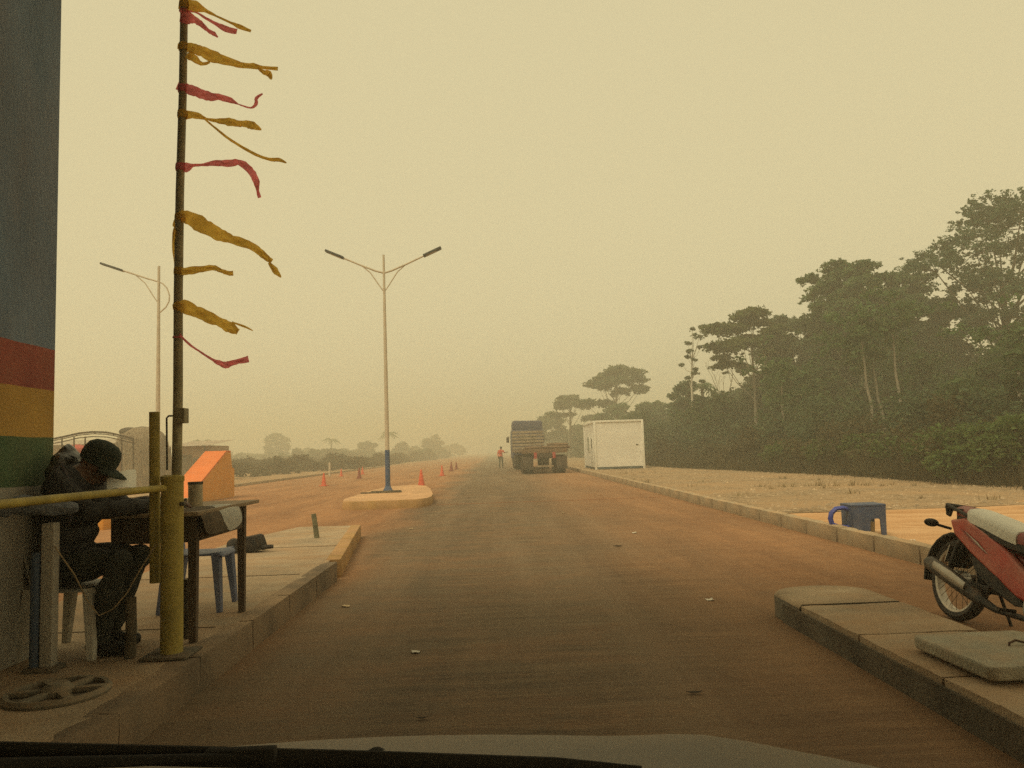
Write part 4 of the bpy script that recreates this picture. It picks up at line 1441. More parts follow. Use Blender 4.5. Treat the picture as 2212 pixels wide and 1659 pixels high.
a_, b_ = at(372, 960, 54), at(452, 960, 54)
shed('low mud shed with tin roof behind the orange crash wedge', a_.x, b_.x, 54, at(420, 960, 54).z)
a_, b_ = at(20, 958, 60), at(250, 958, 60)
shed('long low shed with tin roof behind the stall frame', a_.x, b_.x, 60, at(140, 958, 60).z)

# ------------------------------------------------------------------ portable cabin
m_cab = M('white_cabin_panel', (.73, .70, .64), .7, .06, 1.2, dust=.18)
m_trim = M('cabin_trim', (.72, .69, .62), .6, .05, 2)
cb_ = thing('portable_cabin', 'white portable site cabin beside the road right of the truck', 'cabin', (5.90, 45.6, .05), rotz=R(-1))
CW, CL, CHt = 2.95, 6.2, 2.72
MB().box((CW / 2, CL / 2, CHt / 2 + .12), (CW - .08, CL - .08, CHt - .08)).build('wall', m_cab, cb_)
for x in (.06, CW - .06):
    for yy in (.06, CL - .06):
        MB().box((x, yy, CHt / 2 + .07), (.13, .13, CHt + .12), bev=.012).build('corner_post', m_trim, cb_)
for x in (.04, CW - .04):
    MB().box((x, CL / 2, CHt + .12), (.10, CL - .26, .12), bev=.01).build('roof_rim', m_trim, cb_)
for yy in (.04, CL - .04):
    MB().box((CW / 2, yy, CHt + .12), (CW - .26, .10, .12), bev=.01).build('roof_rim', m_trim, cb_)
MB().box((CW / 2, CL / 2, CHt + .16), (CW - .18, CL - .18, .03)).build('roof', m_trim, cb_)
m_skid = M('blue_grey_skid', (.07, .095, .10), .6, .2, 4)
for x in (.1, CW - .1):
    MB().box((x, CL / 2, .07), (.12, CL - .3, .13)).build('skid', m_skid, cb_)
MB().box((CW / 2, .05, .09), (CW - .26, .08, .12)).build('skid', m_skid, cb_)
dr = MB().box((.03, 1.35, 1.15), (.06, .85, 2.0), bev=.008).build('door', m_trim, cb_)
MB().tube([(-.02, 1.65, 1.1), (-.05, 1.65, 1.1), (-.05, 1.58, 1.1)], .014, 8).build('handle', m_steel, dr)
MB().box((-.005, 1.35, 1.55), (.02, .4, .6)).build('pane', m_steel, dr)
for yy in (3.4,):
    wn = MB().box((.03, yy, 1.55), (.06, 1.1, 1.0), bev=.008).build('window', m_trim, cb_)
    MB().box((-.003, yy, 1.55), (.012, .96, .86)).build('pane', M('dark_green_glass', (.05, .085, .075), .15, .1, 2), wn)
MB().box((CW - .42, .03, 1.42), (.14, .03, .07), bev=.006).build('vent', m_steel, cb_)

# ------------------------------------------------------------------ flatbed truck
TK = thing('flatbed_truck', 'long flatbed truck with blue cab and wooden headboard driving away on the right', 'truck', (2.80, 43.4, 0), rotz=R(.7))
m_tyre = M('dusty_tyre', (.03, .028, .025), .9, .25, 8, dust=.35)
m_bed = M('rusty_flatbed_timber', (.155, .105, .07), .9, .3, 3, .4, 20, dust=.3)
m_chas = M('dark_chassis', (.05, .042, .035), .8, .3, 4, dust=.3)
m_slat = M('weathered_plank', (.26, .20, .14), .9, .3, 3, .4, 20)
m_cabb = M('blue_truck_paint', (.045, .06, .12), .5, .15, 2, dust=.25)
m_tail = M('red_tail_lamp', (.38, .06, .055), .3, .1, 5)


def wheel(par, x, y_, r_=.52, w=.28, dual=False):
    prof = [(r_ * .60, -w / 2), (r_ * .93, -w / 2), (r_, -w * .36), (r_, w * .36), (r_ * .93, w / 2), (r_ * .60, w / 2)]
    t = MB().lathe(prof, c=(x, y_, r_), axis=(1, 0, 0), n=28, closed=True).build('wheel', m_tyre, par)
    MB().lathe([(0, -w * .2), (r_ * .25, -w * .34), (r_ * .3, -w * .25), (r_ * .58, -w * .25), (r_ * .61, -w * .45), (r_ * .61, w * .45), (r_ * .58, w * .25), (r_ * .3, w * .25), (r_ * .25, w * .34), (0, w * .2)],
               c=(x, y_, r_), axis=(1, 0, 0), n=24).build('rim', m_chas, t)


for yy in (1.0, 2.35, 12.2, 13.5):
    for x in (-1.08, -.76, .76, 1.08):
        wheel(TK, x, yy)
for x in (-1.0, 1.0):
    wheel(TK, x, 18.2)
for x in (-.42, .42):
    MB().box((x, 8.2, 1.02), (.14, 15.6, .34), bev=.01).build('chassis_rail', m_chas, TK)
for i in range(7):
    MB().box((0, .6 + i * 2.1, 1.22), (2.4, .12, .12)).build('cross_member', m_chas, TK)
for i in range(10):
    MB().box((-1.125 + .25 * i, 7.0, 1.33), (.242, 14.0, .07), bev=.006).build('deck_plank', m_bed, TK)
MB().box((0, -.06, 1.27), (2.55, .10, .24), bev=.01).build('rear_beam', m_bed, TK)
for s in (-1, 1):
    MB().box((s * 1.29, 7.0, 1.30), (.07, 14.0, .17), bev=.006).build('side_rail', m_bed, TK)
    MB().box((s * .52, -.13, 1.02), (.17, .06, .34), bev=.012).build('tail_lamp', m_tail, TK)
    MB().box((s * .95, -.02, .62), (.62, .03, .70), bev=.004).build('mud_flap', m_chas, TK)
MB().box((0, -.10, 1.02), (.85, .04, .22), bev=.008).build('plate_panel', m_chas, TK)
MB().box((0, .05, .42), (1.0, .10, .10), bev=.01).build('underrun_bar', m_slat, TK)
# headboard of planks
for i in range(6):
    MB().box((-.1, 14.15 + rng.uniform(-.01, .01), 1.52 + i * .235), (2.35, .05, .16), bev=.008).build('headboard_plank', m_slat, TK)
for x in (-1.15, -.45, .3, .95):
    MB().box((x - .05, 14.22, 2.05), (.10, .07, 1.45), bev=.008).build('headboard_post', m_chas, TK)
# cab with tarpaulin roof box
cbm = MB()
cbm.prism([(15.0, .75), (18.9, .75), (19.0, 1.9), (18.65, 2.7), (18.2, 2.9), (15.0, 2.9)], -1.2, 1.2, lambda a, b, d: Vector((d - .05, a, b)))
co = cbm.build('cab', m_cabb, TK)
bv = co.modifiers.new('b', 'BEVEL'); bv.width = .06; bv.segments = 2
tr_ = MB().box((-.05, 16.3, 3.20), (2.3, 2.6, .78), bev=.16)
tr_.v = [(x * (1 - .05 * max(0, z - 3.2)), y_, z + .03 * math.sin(x * 5)) for x, y_, z in tr_.v]
tr_.build('roof_tarpaulin', m_cabb, TK)
MB().box((-.05, 14.96, 2.2), (1.3, .04, .5), bev=.02).build('rear_window', m_steel, TK)
for s in (-1, 1):
    MB().tube([(s * 1.2 - .05, 18.5, 2.45), (s * 1.42 - .05, 18.55, 2.5), (s * 1.42 - .05, 18.55, 2.1)], .02, 8).build('mirror_arm', m_chas, TK)
    MB().box((s * 1.42 - .05, 18.52, 2.22), (.22, .10, .45), bev=.03).build('mirror', m_chas, TK)
    MB().box((s * 1.0, 16.6, .75), (.5, 1.2, .55), bev=.08).build('fuel_tank', m_chas, TK)
# timber pile at the right rear corner of the deck
lg = thing('timber_beam', 'rough timber beams lying across the rear of the truck deck', 'timber', (2.86, 44.0, 1.37))
for k, (x, yy, z, l_, a) in enumerate(((.15, .1, .09, 2.55, 2), (.45, .5, .08, 2.1, -4), (.75, .25, .24, 1.2, 3))):
    MB().tube([rotz(a) @ Vector((-l_ / 2, 0, 0)) + Vector((x, yy, z)), Vector((x, yy, z + .01)), rotz(a) @ Vector((l_ / 2, 0, 0)) + Vector((x, yy, z))], [.085, .09, .08], 9).build('beam', m_bed, lg)

# ------------------------------------------------------------------ motorcycle
mc_ = thing('motorcycle', 'red motorcycle with white cloth on its seat parked right of the island', 'motorcycle', (3.25, 5.56, 0))
mc_.matrix_world = Matrix.Translation((3.25, 5.56, 0)) @ (rotz(-87) @ rotx(-10)).to_4x4()
m_red = M('faded_red_fairing', (.50, .060, .040), .45, .2, 4, .05, 60, dust=.95, dustcol=(.60, .29, .21), spec=.5)
m_red2 = M('deep_red_fairing', (.26, .02, .02), .35, .15, 4, dust=.2, spec=.5)
m_blk = M('worn_black_plastic', (.026, .025, .023), .6, .3, 9, dust=.3, dustcol=(.2, .13, .08))
m_alu = M('dull_aluminium', (.42, .40, .36), .4, .2, 10, metal=.6, dust=.35)
m_chr = M('chrome_rim', (.50, .47, .41), .4, .25, 8, metal=.7, dust=.6)
m_seatc = M('white_seat_cloth', (.80, .78, .70), .9, .08, 6, .3, 30)
WR = .285
def mwheel(x):
    t = thing_child('wheel', mc_, (x, 0, WR))
    ty = MB().lathe([(WR - .062, -.030), (WR - .03, -.040), (WR - .008, -.030), (WR, -.008), (WR, .008), (WR - .008, .030), (WR - .03, .040), (WR - .062, .030)], axis=(0, 1, 0), n=44, closed=True).build('tyre', m_blk, t)
    MB().lathe([(WR - .072, -.028), (WR - .056, -.034), (WR - .052, -.028), (WR - .062, -.018), (WR - .062, .018), (WR - .052, .028), (WR - .056, .034), (WR - .072, .028)], axis=(0, 1, 0), n=44, closed=True).build('rim', m_chr, t)
    MB().lathe([(0, -.07), (.03, -.07), (.055, -.05), (.065, -.045), (.065, .045), (.055, .05), (.03, .07), (0, .07)], axis=(0, 1, 0), n=20).build('hub', m_alu, t)
    sp = MB()
    for k in range(28):
        a = 2 * math.pi * k / 28
        b = a + (.32 if k % 2 else -.32)
        s = 1 if (k // 2) % 2 else -1
        sp.tube([(.058 * math.cos(b), s * .035, .058 * math.sin(b)), ((WR - .068) * math.cos(a), s * .006, (WR - .068) * math.sin(a))], .0022, 5)
    sp.build('spokes', M('rusty_spoke', (.25, .17, .1), .6, .2, 9), t)


def thing_child(name, parent, loc):
    me = MB().lathe([(0, -.085), (.008, -.085), (.008, .085), (0, .085)], axis=(0, 1, 0), n=10)
    o = me.build(name, m_alu, parent)
    o.location = loc
    return o


mwheel(0.0)
mwheel(1.22)


def panel(name, poly, y0, y1, mat, bevel=.012, parent=None, bulge=0.0):
    mb = MB()
    mb.prism(poly, y0, y1, lambda a, b, d: Vector((a, d, b)))
    o = mb.build(name, mat, parent or mc_)
    bv = o.modifiers.new('b', 'BEVEL'); bv.width = bevel; bv.segments = 3; bv.limit_method = 'ANGLE'
    return o


# rear mudguard, plate flap and tail
arc = []
for k in range(11):
    a = R(40 + 15 * k)
    arc.append(((WR + .045) * math.cos(a), (WR + .045) * math.sin(a) + WR))
arc2 = [((WR + .028) / (WR + .045) * a, WR + (b - WR) * (WR + .028) / (WR + .045)) for a, b in reversed(arc)]
panel('rear_mudguard', arc + arc2, -.062, .062, m_blk, .004)
panel('mudguard_flap', [(-.20, .66), (-.29, .70), (-.40, .44), (-.375, .425), (-.33, .46)], -.075, .075, m_blk, .006)
panel('number_plate', [(-.375, .575), (-.385, .58), (-.425, .46), (-.415, .455)], -.085, .085, m_alu, .002)
panel('tail_cowl', [(-.34, .78), (-.36, .74), (-.27, .64), (-.05, .58), (.2, .62), (.1, .73), (-.2, .80)], -.075, .075, m_red, .03)
panel('tail_lamp', [(-.345, .755), (-.375, .735), (-.34, .67), (-.30, .665)], -.07, .07, m_tail, .012)
for s in (-1, 1):
    # long side fairing
    panel('side_fairing', [(-.34, .76), (-.28, .66), (-.10, .555), (.12, .45), (.36, .335), (.52, .30), (.56, .40), (.42, .50), (.26, .60), (.06, .70), (-.18, .785)],
          s * .078, s * .128, m_red, .018)
    panel('fairing_stripe', [(-.22, .715), (-.10, .64), (.07, .565), (-.02, .635)], s * .129, s * .134, m_red2, .002)
    panel('fairing_decal', [(-.16, .70), (-.02, .635), (.10, .565), (.02, .60)], s * .1345, s * .1375, m_alu, .001)
    MB().tube([(.30, s * .10, .36), (.20, s * .13, .42), (.02, s * .10, .50), (-.10, s * .06, .56)], .006, 6).build('cable', m_blk, mc_)
    panel('lower_cover', [(-.12, .545), (-.08, .45), (.06, .36), (.32, .275), (.42, .285), (.35, .33), (.12, .445)], s * .07, s * .105, m_blk, .012)
    MB().tube([(-.22, s * .06, .60), (-.245, s * .15, .615)], .010, 8).build('indicator_stalk', m_blk, mc_)
    MB().ball((-.25, s * .195, .625), (.030, .055, .030), 14, 8).build('indicator', m_blk, mc_)
    MB().tube([(.02, s * .10, WR + .01), (.06, s * .115, .36), (.12, s * .115, .53), (.14, s * .10, .58)], [.014, .020, .020, .014], 10).build('shock_absorber', m_blk, mc_)
    MB().tube([(0, s * .095, WR), (.22, s * .10, .275), (.44, s * .09, .27)], [.02, .022, .024], 8, flat=(.7, 1.2)).build('swing_arm', m_blk, mc_)
    MB().tube([(.36, s * .12, .25), (.37, s * .24, .25)], .011, 8).build('footpeg', m_blk, mc_)
    MB().tube([(1.22, s * .075, WR), (1.10, s * .075, .56), (1.0, s * .075, .74)], .020, 10).build('fork_leg', m_alu, mc_)
    MB().tube([(.93, s * .04, .95), (.90, s * .18, .99), (.86, s * .30, .97)], .012, 8).build('handlebar', m_blk, mc_)
    MB().tube([(.86, s * .29, .97), (.84, s * .36, .965)], .018, 10).build('grip', m_blk, mc_)
# seat
def seat_loft(name, xs, mat, lift=0.0, wid=0.0, under=.06):
    rows = []
    for x in xs:
        z = np.interp(x, [-.34, -.15, .05, .3, .5, .62], [.845, .83, .79, .725, .705, .72]) + lift
        w = np.interp(x, [-.34, -.1, .2, .6], [.075, .125, .135, .09]) + wid
        rows.append([Vector((x, w * c_, z + dz)) for c_, dz in ((-.96, -under), (-1, -.02), (-.86, .008), (-.4, .022), (0, .026), (.4, .022), (.86, .008), (1, -.02), (.96, -under))])
    mb = MB()
    nc = 9
    mb._add([p for r_ in rows for p in r_], [(j * nc + i, j * nc + i + 1, (j + 1) * nc + i + 1, (j + 1) * nc + i) for j in range(len(rows) - 1) for i in range(nc - 1)] +
            [tuple(range(nc)), tuple(range((len(rows) - 1) * nc, len(rows) * nc))] + [(j * nc, (j + 1) * nc, (j + 1) * nc + 8, j * nc + 8) for j in range(len(rows) - 1)])
    return mb.build(name, mat, mc_, ang=50)


seat_loft('seat', [-.34, -.25, -.15, -.05, .05, .15, .25, .35, .45, .55, .62], m_blk, -.005, 0, .10)
seat_loft('seat_end_cover', [-.335, -.28, -.22, -.165], m_red2, .004, .006, .05)
so = seat_loft('seat_cloth', [-.16, -.06, .04, .14, .24, .33], m_seatc, .008, .012, .075)
seat_loft('seat_front_cover', [.335, .42, .52, .62], m_red2, .004, .006, .06)
# grab rail with two openings
gr_ = MB()
for s in (-1, 1):
    gr_.tube([(-.16, s * .12, .80), (-.30, s * .12, .84), (-.42, s * .10, .865), (-.45, s * .06, .865), (-.45, 0, .865)], .013, 8)
    gr_.tube([(-.34, s * .115, .835), (-.38, s * .10, .79), (-.43, s * .085, .80), (-.45, s * .06, .86)], .012, 8)
    gr_.tube([(-.40, s * .10, .79), (-.42, s * .105, .855)], .010, 8)
gr_.box((-.33, 0, .835), (.16, .20, .02), bev=.006)
gr_.build('grab_rail', m_blk, mc_)
# engine, exhaust, chain case
MB().lathe([(0, -.13), (.07, -.13), (.088, -.115), (.09, -.07), (.10, -.05), (.10, .05), (.09, .11), (.06, .13), (0, .13)], c=(.50, 0, .29), axis=(0, 1, 0), n=24).build('engine_case', m_alu, mc_)
MB().tube([(.56, 0, .31), (.70, 0, .36), (.80, 0, .39)], [.075, .07, .06], 14).build('cylinder', m_alu, mc_)
MB().tube([(.80, -.05, .33), (.70, -.09, .22), (.55, -.12, .19), (.30, -.14, .20), (.18, -.15, .235)], [.018, .018, .018, .022, .03], 12).build('exhaust_pipe', m_blk, mc_)
mf = MB().tube([(.20, -.15, .225), (.16, -.152, .24), (-.02, -.16, .30), (-.20, -.165, .355), (-.36, -.17, .40), (-.39, -.171, .408)], [.028, .042, .052, .054, .050, .034], 18)
mf.build('muffler', M('worn_black_muffler', (.05, .048, .043), .5, .4, 9, .2, 50, dust=.3), mc_)
MB().tube([(.08, -.205, .30), (-.06, -.215, .345), (-.24, -.225, .40)], [.022, .028, .022], 10, flat=(.4, 1.3)).build('heat_shield', m_alu, mc_)
panel('chain_case', [(-.06, .33), (.40, .34), (.42, .24), (.0, .22), (-.07, .26)], .095, .115, m_blk, .008)
MB().tube([(.28, .10, .24), (.24, .24, .015)], .011, 8).build('side_stand', m_blk, mc_)
# front end
panel('leg_shield', [(.60, .32), (.72, .20), (.80, .24), (.86, .50), (1.0, .80), (.98, .86), (.88, .82), (.74, .56)], -.19, -.15, m_red, .02)
panel('leg_shield', [(.60, .32), (.72, .20), (.80, .24), (.86, .50), (1.0, .80), (.98, .86), (.88, .82), (.74, .56)], .15, .19, m_red, .02)
panel('front_cowl', [(.80, .45), (.90, .48), (1.06, .82), (1.02, .92), (.92, .94), (.86, .82)], -.15, .15, m_red2, .03)
panel('centre_frame', [(.30, .34), (.60, .28), (.86, .46), (.92, .80), (.84, .82), (.70, .50), (.52, .44), (.40, .56), (.2, .62)], -.07, .07, m_red2, .025)
panel('handlebar_cowl', [(.86, .93), (.98, .90), (1.05, .98), (.98, 1.05), (.88, 1.02)], -.13, .13, m_red, .03)
MB().ball((1.03, 0, .985), (.045, .085, .05), 16, 10).build('headlamp', M('headlamp_glass', (.6, .6, .55), .15, .05, 5), mc_)
farc, farc2 = [], []
for k in range(11):
    a = R(15 + 12 * k)
    farc.append((1.22 + (WR + .04) * math.cos(a), WR + (WR + .04) * math.sin(a)))
    farc2.insert(0, (1.22 + (WR + .025) * math.cos(a), WR + (WR + .025) * math.sin(a)))
panel('front_mudguard', farc + farc2, -.065, .065, m_red, .006)

for ch in list(mc_.children):
    b_n = ch.name.split('.')[0]
    if b_n in ('swing_arm', 'rear_mudguard', 'shock_absorber', 'chain_case', 'side_stand'):
        continue
    if b_n == 'wheel':
        if ch.location.x > .5:
            ch.location.x += .24
    elif b_n in ('fork_leg', 'front_mudguard'):
        ch.location = (.24, 0, 0)
    elif b_n in ('handlebar', 'grip', 'handlebar_cowl', 'headlamp'):
        ch.location = (.40, 0, -.05)
    elif b_n in ('indicator', 'indicator_stalk'):
        ch.location = (.17, 0, .035)
    elif b_n in ('muffler', 'heat_shield', 'exhaust_pipe'):
        ch.location = (.27, 0, -.03)
    else:
        ch.location = (.36, 0, -.06)

# ------------------------------------------------------------------ own car: bonnet, cowl and wiper
car = thing('car', 'dusty bonnet and wiper of the car the photo is taken from', 'car', (0, 0, 0))
m_hood = M('dusty_silver_paint', (.185, .155, .112), .55, .15, 3, dust=.6, dustcol=(.25, .19, .12), spec=.4)
m_rub = M('black_rubber', (.028, .025, .02), .9, .2, 9)
m_cowl = M('dark_cowl_plastic', (.03, .029, .026), .7, .2, 9, dust=.2)
CX, HWD = -.22, .98
def hoodpt(u, v):
    yf = 1.345 - .17 * u * u - .16 * u ** 8
    y_ = .50 + (yf - .50) * v
    z = .932 - .055 * v - .045 * v ** 5 - .035 * u * u - .05 * u ** 8 + .012 * math.exp(-((abs(u) - .55) / .1) ** 2)
    return Vector((CX + HWD * u, y_, z))
mb = MB()
nu, nv = 36, 14
vs_ = [hoodpt(-1 + 2 * i / nu, j / nv) for j in range(nv + 1) for i in range(nu + 1)]
for k, (dy, dz) in enumerate(((.02, -.02), (.035, -.06), (.03, -.10))):
    vs_ += [hoodpt(-1 + 2 * i / nu, 1) + Vector((0, dy, dz)) for i in range(nu + 1)]
fs_ = [(j * (nu + 1) + i, j * (nu + 1) + i + 1, (j + 1) * (nu + 1) + i + 1, (j + 1) * (nu + 1) + i) for j in range(nv + 3) for i in range(nu)]
mb._add(vs_, fs_)
o = mb.build('bonnet', m_hood, car, ang=60)
so = o.modifiers.new('t', 'SOLIDIFY'); so.thickness = .012; so.offset = -1
MB().box((CX, 1.24, .52), (1.66, .22, .46), bev=.08).build('bumper', m_hood, car)
for s in (-1, 1):
    MB().box((CX + s * .88, .50, .60), (.10, 1.1, .36), bev=.045).build('front_wing', m_hood, car)
    prof = [(.19, -.09), (.28, -.09), (.30, -.06), (.30, .06), (.28, .09), (.19, .09)]
    w_ = MB().lathe(prof, c=(CX + s * .70, .62, .30), axis=(1, 0, 0), n=28, closed=True).build('wheel', m_tyre, car)
    MB().lathe([(0, -.04), (.19, -.05), (.19, .05), (0, .04)], c=(CX + s * .70, .62, .30), axis=(1, 0, 0), n=24).build('rim', m_alu, w_)
    MB().box((CX + s * .58, 1.345, .60), (.34, .04, .14), bev=.015).build('headlamp', M('headlamp_glass', (.6, .6, .55)), car)
MB().box((CX, 1.36, .56), (.62, .03, .16), bev=.01).build('grille', m_cowl, car)
nz_ = MB().ball((-.185, 1.17, .862), (.018, .02, .016), 14, 8)
nz_.lathe([(.02, -.02), (.02, .0), (.012, .008), (0, .008)], c=(-.185, 1.17, .855), n=14)
nz_.build('washer_nozzle', m_rub, car)
# cowl panel behind the bonnet
cw_ = MB()
vs_, fs_ = [], []
for i in range(13):
    x = -1.1 + 1.5 * i / 12
    dz = -.05 * max(0, (x - .05)) / .35 - .02 * max(0, x - .05)
    vs_ += [(x, .40, .99 + dz), (x, .56, .992 + dz - .012 * (i % 2) * 0), (x, .64, .965 + dz), (x, .64, .93 + dz)]
for i in range(12):
    for k in range(3):
        fs_.append((i * 4 + k, i * 4 + k + 1, i * 4 + k + 5, i * 4 + k + 4))
cw_._add(vs_, fs_)
o = cw_.build('cowl', m_cowl, car)
so = o.modifiers.new('t', 'SOLIDIFY'); so.thickness = .008
bl = [at(-260, 1616, .78), at(0, 1620, .79), at(400, 1629, .80), at(820, 1640, .81), at(1200, 1651, .82), at(1385, 1663, .83)]
wb = MB().tube(bl, [.007, .008, .008, .008, .007, .004], 10, flat=(.7, 1.0)).build('wiper_blade', m_rub, car)
MB().tube([p + Vector((0, .004, -.010)) for p in bl], .0035, 6).build('blade_edge', m_rub, wb)
cl_ = MB().box(at(520, 1632, .795), (.07, .014, .015), bev=.004)
cl_.build('blade_clip', m_rub, wb)
wa = MB().tube([at(560, 1634, .79), at(300, 1643, .78), at(0, 1652, .76), at(-300, 1665, .70), at(-420, 1690, .60)], [.005, .007, .008, .009, .012], 10, flat=(1.2, .7)).build('wiper_arm', m_rub, car)

# ------------------------------------------------------------------ vegetation
def leaf_mat(name, lo, hi, tr=.42, scale=.9):
    m = bpy.data.materials.new(name)
    m.use_nodes = True
    n = m.node_tree
    b = n.nodes['Principled BSDF']
    b.inputs['Roughness'].default_value = .75
    b.inputs['Specular IOR Level'].default_value = .2
    tc = n.nodes.new('ShaderNodeTexCoord')
    nz = n.nodes.new('ShaderNodeTexNoise')
    nz.inputs['Scale'].default_value = scale
    nz.inputs['Detail'].default_value = 5
    nz.inputs['Roughness'].default_value = .7
    n.links.new(tc.outputs['Object'], nz.inputs['Vector'])
    cr = n.nodes.new('ShaderNodeValToRGB')
    cr.color_ramp.elements[0].position = .33
    cr.color_ramp.elements[1].position = .68
    cr.color_ramp.elements[0].color = (*lo, 1)
    cr.color_ramp.elements[1].color = (*hi, 1)
    n.links.new(nz.outputs[0], cr.inputs[0])
    n.links.new(cr.outputs[0], b.inputs['Base Color'])
    t_ = n.nodes.new('ShaderNodeBsdfTranslucent')
    n.links.new(cr.outputs[0], t_.inputs[0])
    ms = n.nodes.new('ShaderNodeMixShader')
    ms.inputs[0].default_value = tr
    n.links.new(b.outputs[0], ms.inputs[1])
    n.links.new(t_.outputs[0], ms.inputs[2])
    n.links.new(ms.outputs[0], n.nodes['Material Output'].inputs[0])
    return m


m_leaf = leaf_mat('forest_leaf', (0.036, 0.075, 0.031), (0.117, 0.195, 0.078))
m_leaf2 = leaf_mat('grey_green_leaf', (0.045, 0.075, 0.043), (0.110, 0.156, 0.077))
m_leaf3 = leaf_mat('bright_bush_leaf', (.045, .085, .022), (.12, .18, .055), scale=2.0)
m_leaf5 = leaf_mat('olive_leaf', (0.043, 0.065, 0.022), (0.131, 0.169, 0.062))
m_leaf6 = leaf_mat('blue_green_leaf', (0.034, 0.072, 0.042), (0.098, 0.163, 0.088))
m_leaf4 = leaf_mat('dry_brown_leaf', (.048, .046, .022), (.118, .098, .048), scale=.5)
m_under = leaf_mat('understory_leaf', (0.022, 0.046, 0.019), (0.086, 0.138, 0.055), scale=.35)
m_bark = M('pale_grey_bark', (.235, .205, .16), .9, .3, 2, .4, 12, stretch=(2, 2, .5))
m_bark3 = M('whitish_bark', (.46, .42, .35), .9, .25, 2, .4, 12, stretch=(2, 2, .5))
m_bark2 = M('dark_bark', (.11, .09, .065), .9, .3, 2, .4, 12, stretch=(2, 2, .5))


def leaves(centers, rad, nleaf, size, flat=.7, g=None):
    """leaf quads round clump centres; returns (n*4,3)"""
    g = g or npr
    C = np.repeat(np.asarray(centers), nleaf, axis=0)
    n = len(C)
    rr = np.repeat(np.asarray(rad) * np.ones(len(centers)), nleaf)
    d = g.normal(0, 1, (n, 3))
    d /= np.linalg.norm(d, axis=1)[:, None]
    r_ = (g.uniform(0, 1, n) ** .45) * rr
    P = C + d * r_[:, None] * np.array([1, 1, flat])
    u = g.normal(0, 1, (n, 3)); u[:, 2] *= .55
    u /= np.linalg.norm(u, axis=1)[:, None]
    v = np.cross(u, g.normal(0, 1, (n, 3)))
    v /= np.linalg.norm(v, axis=1)[:, None] + 1e-9
    s = size * g.uniform(.6, 1.4, n)
    a, b = u * s[:, None], v * (s * g.uniform(.35, .6, n))[:, None]
    return np.stack([P - a, P + b - a * .1, P + a, P - b - a * .1], 1).reshape(-1, 3)


def make_tree(name, label, base, top, cr_r, cr_h, seed, leafm, barkm, lean=(0, 0), lobes=14, dens=1.0, leaf=.16, trunk_r=.16,
              style='dome', group=None, fork=.55, clump=.42, label_cat='tree'):
    """base: world point; top: crown top height above base; cr_r, cr_h: crown radius and depth"""
    g = np.random.default_rng(seed)
    r2 = random.Random(seed)
    t = thing(name, label, label_cat, tuple(base), group=group)
    zc0, zc1 = top - cr_h, top
    ax = np.array([lean[0], lean[1]])
    def axis(z):
        f = z / top
        return np.array([ax[0] * f * f * top + .15 * math.sin(f * 5 + seed), ax[1] * f * f * top, z])
    # lobes
    L = []
    for k in range(lobes):
        a = 2.4 * k + r2.uniform(-.5, .5)
        if style == 'umbrella':
            rr = cr_r * math.sqrt((k + .5) / lobes) * r2.uniform(.85, 1.05)
            z = zc1 - cr_h * (.16 + .55 * (rr / cr_r) ** 1.6) * r2.uniform(.55, 1.45)
            size = cr_r * r2.uniform(.20, .40)
            fl = .42
        elif style == 'sparse':
            rr = cr_r * r2.uniform(.25, 1)
            z = zc0 + cr_h * (k + .5) / lobes
            size = cr_r * r2.uniform(.22, .36)
            fl = .5
        else:
            f = (k + .5) / lobes
            z = zc0 + cr_h * (.12 + .80 * f)
            w = math.sqrt(max(.08, 1 - ((z - zc0 - cr_h * .42) / (cr_h * .60)) ** 2))
            rr = cr_r * w * r2.uniform(.3, 1.0)
            size = cr_r * r2.uniform(.22, .42)
            fl = .6
        c = axis(z) + np.array([rr * math.cos(a), rr * math.sin(a), 0])
        L.append((c, size, fl))
    mb = MB()
    zf = zc0 * fork + .2
    tp = [axis(z) for z in np.linspace(-.05, max(zc0 + cr_h * .45, .5), 8)]
    mb.tube(tp, list(np.linspace(trunk_r, trunk_r * .45, 8)), 9)
    cl, fr = [], []
    for (c, size, fl) in L:
        # limb from the trunk to the lobe
        z0 = min(max(zf, c[2] - r2.uniform(.8, 1.6) * cr_r * .7), zc0 + cr_h * .4)
        s0 = axis(max(z0, zc0 * .55))
        mid = s0 * .45 + c * .55 + np.array([0, 0, -.12 * cr_r + r2.uniform(-.1, .1)])
        lr = trunk_r * r2.uniform(.18, .30)
        mb.tube([s0, s0 * .75 + mid * .25, mid, c], [lr, lr * .9, lr * .65, lr * .3], 6)
        nc = max(6, int(34 * dens * (size / .9) ** 1.3))
        d = g.normal(0, 1, (nc, 3)); d /= np.linalg.norm(d, axis=1)[:, None]
        d[:, 2] = np.where(d[:, 2] < -.2, -d[:, 2] * .6, d[:, 2])
        pos = c + d * (size * g.uniform(.55, 1.0, nc))[:, None] * np.array([1, 1, fl])
        cl.append(pos)
        nf_ = nc // 2
        d2 = g.normal(0, 1, (nf_, 3)); d2 /= np.linalg.norm(d2, axis=1)[:, None]
        fr.append(c + d2 * (size * g.uniform(.95, 1.35, nf_))[:, None] * np.array([1, 1, fl * .9]))
        for q in pos[::4]:
            mb.tube([c, (c + q) / 2 + np.array([0, 0, .03]), q], [lr * .3, lr * .2, lr * .1], 4, caps=False)
    mb.build('trunk', barkm, t)
    cl = np.concatenate(cl)
    nl = int(30 * dens ** .3)
    fr = np.concatenate(fr)
    V_ = np.concatenate([leaves(cl, clump * g.uniform(.5, 1.15, len(cl)), nl, leaf, .7, g), leaves(fr, clump * g.uniform(.3, .6, len(fr)), 9, leaf * .9, .7, g)])
    link_mesh('crown', np_mesh('crown', V_, 4), leafm, t)
    return t


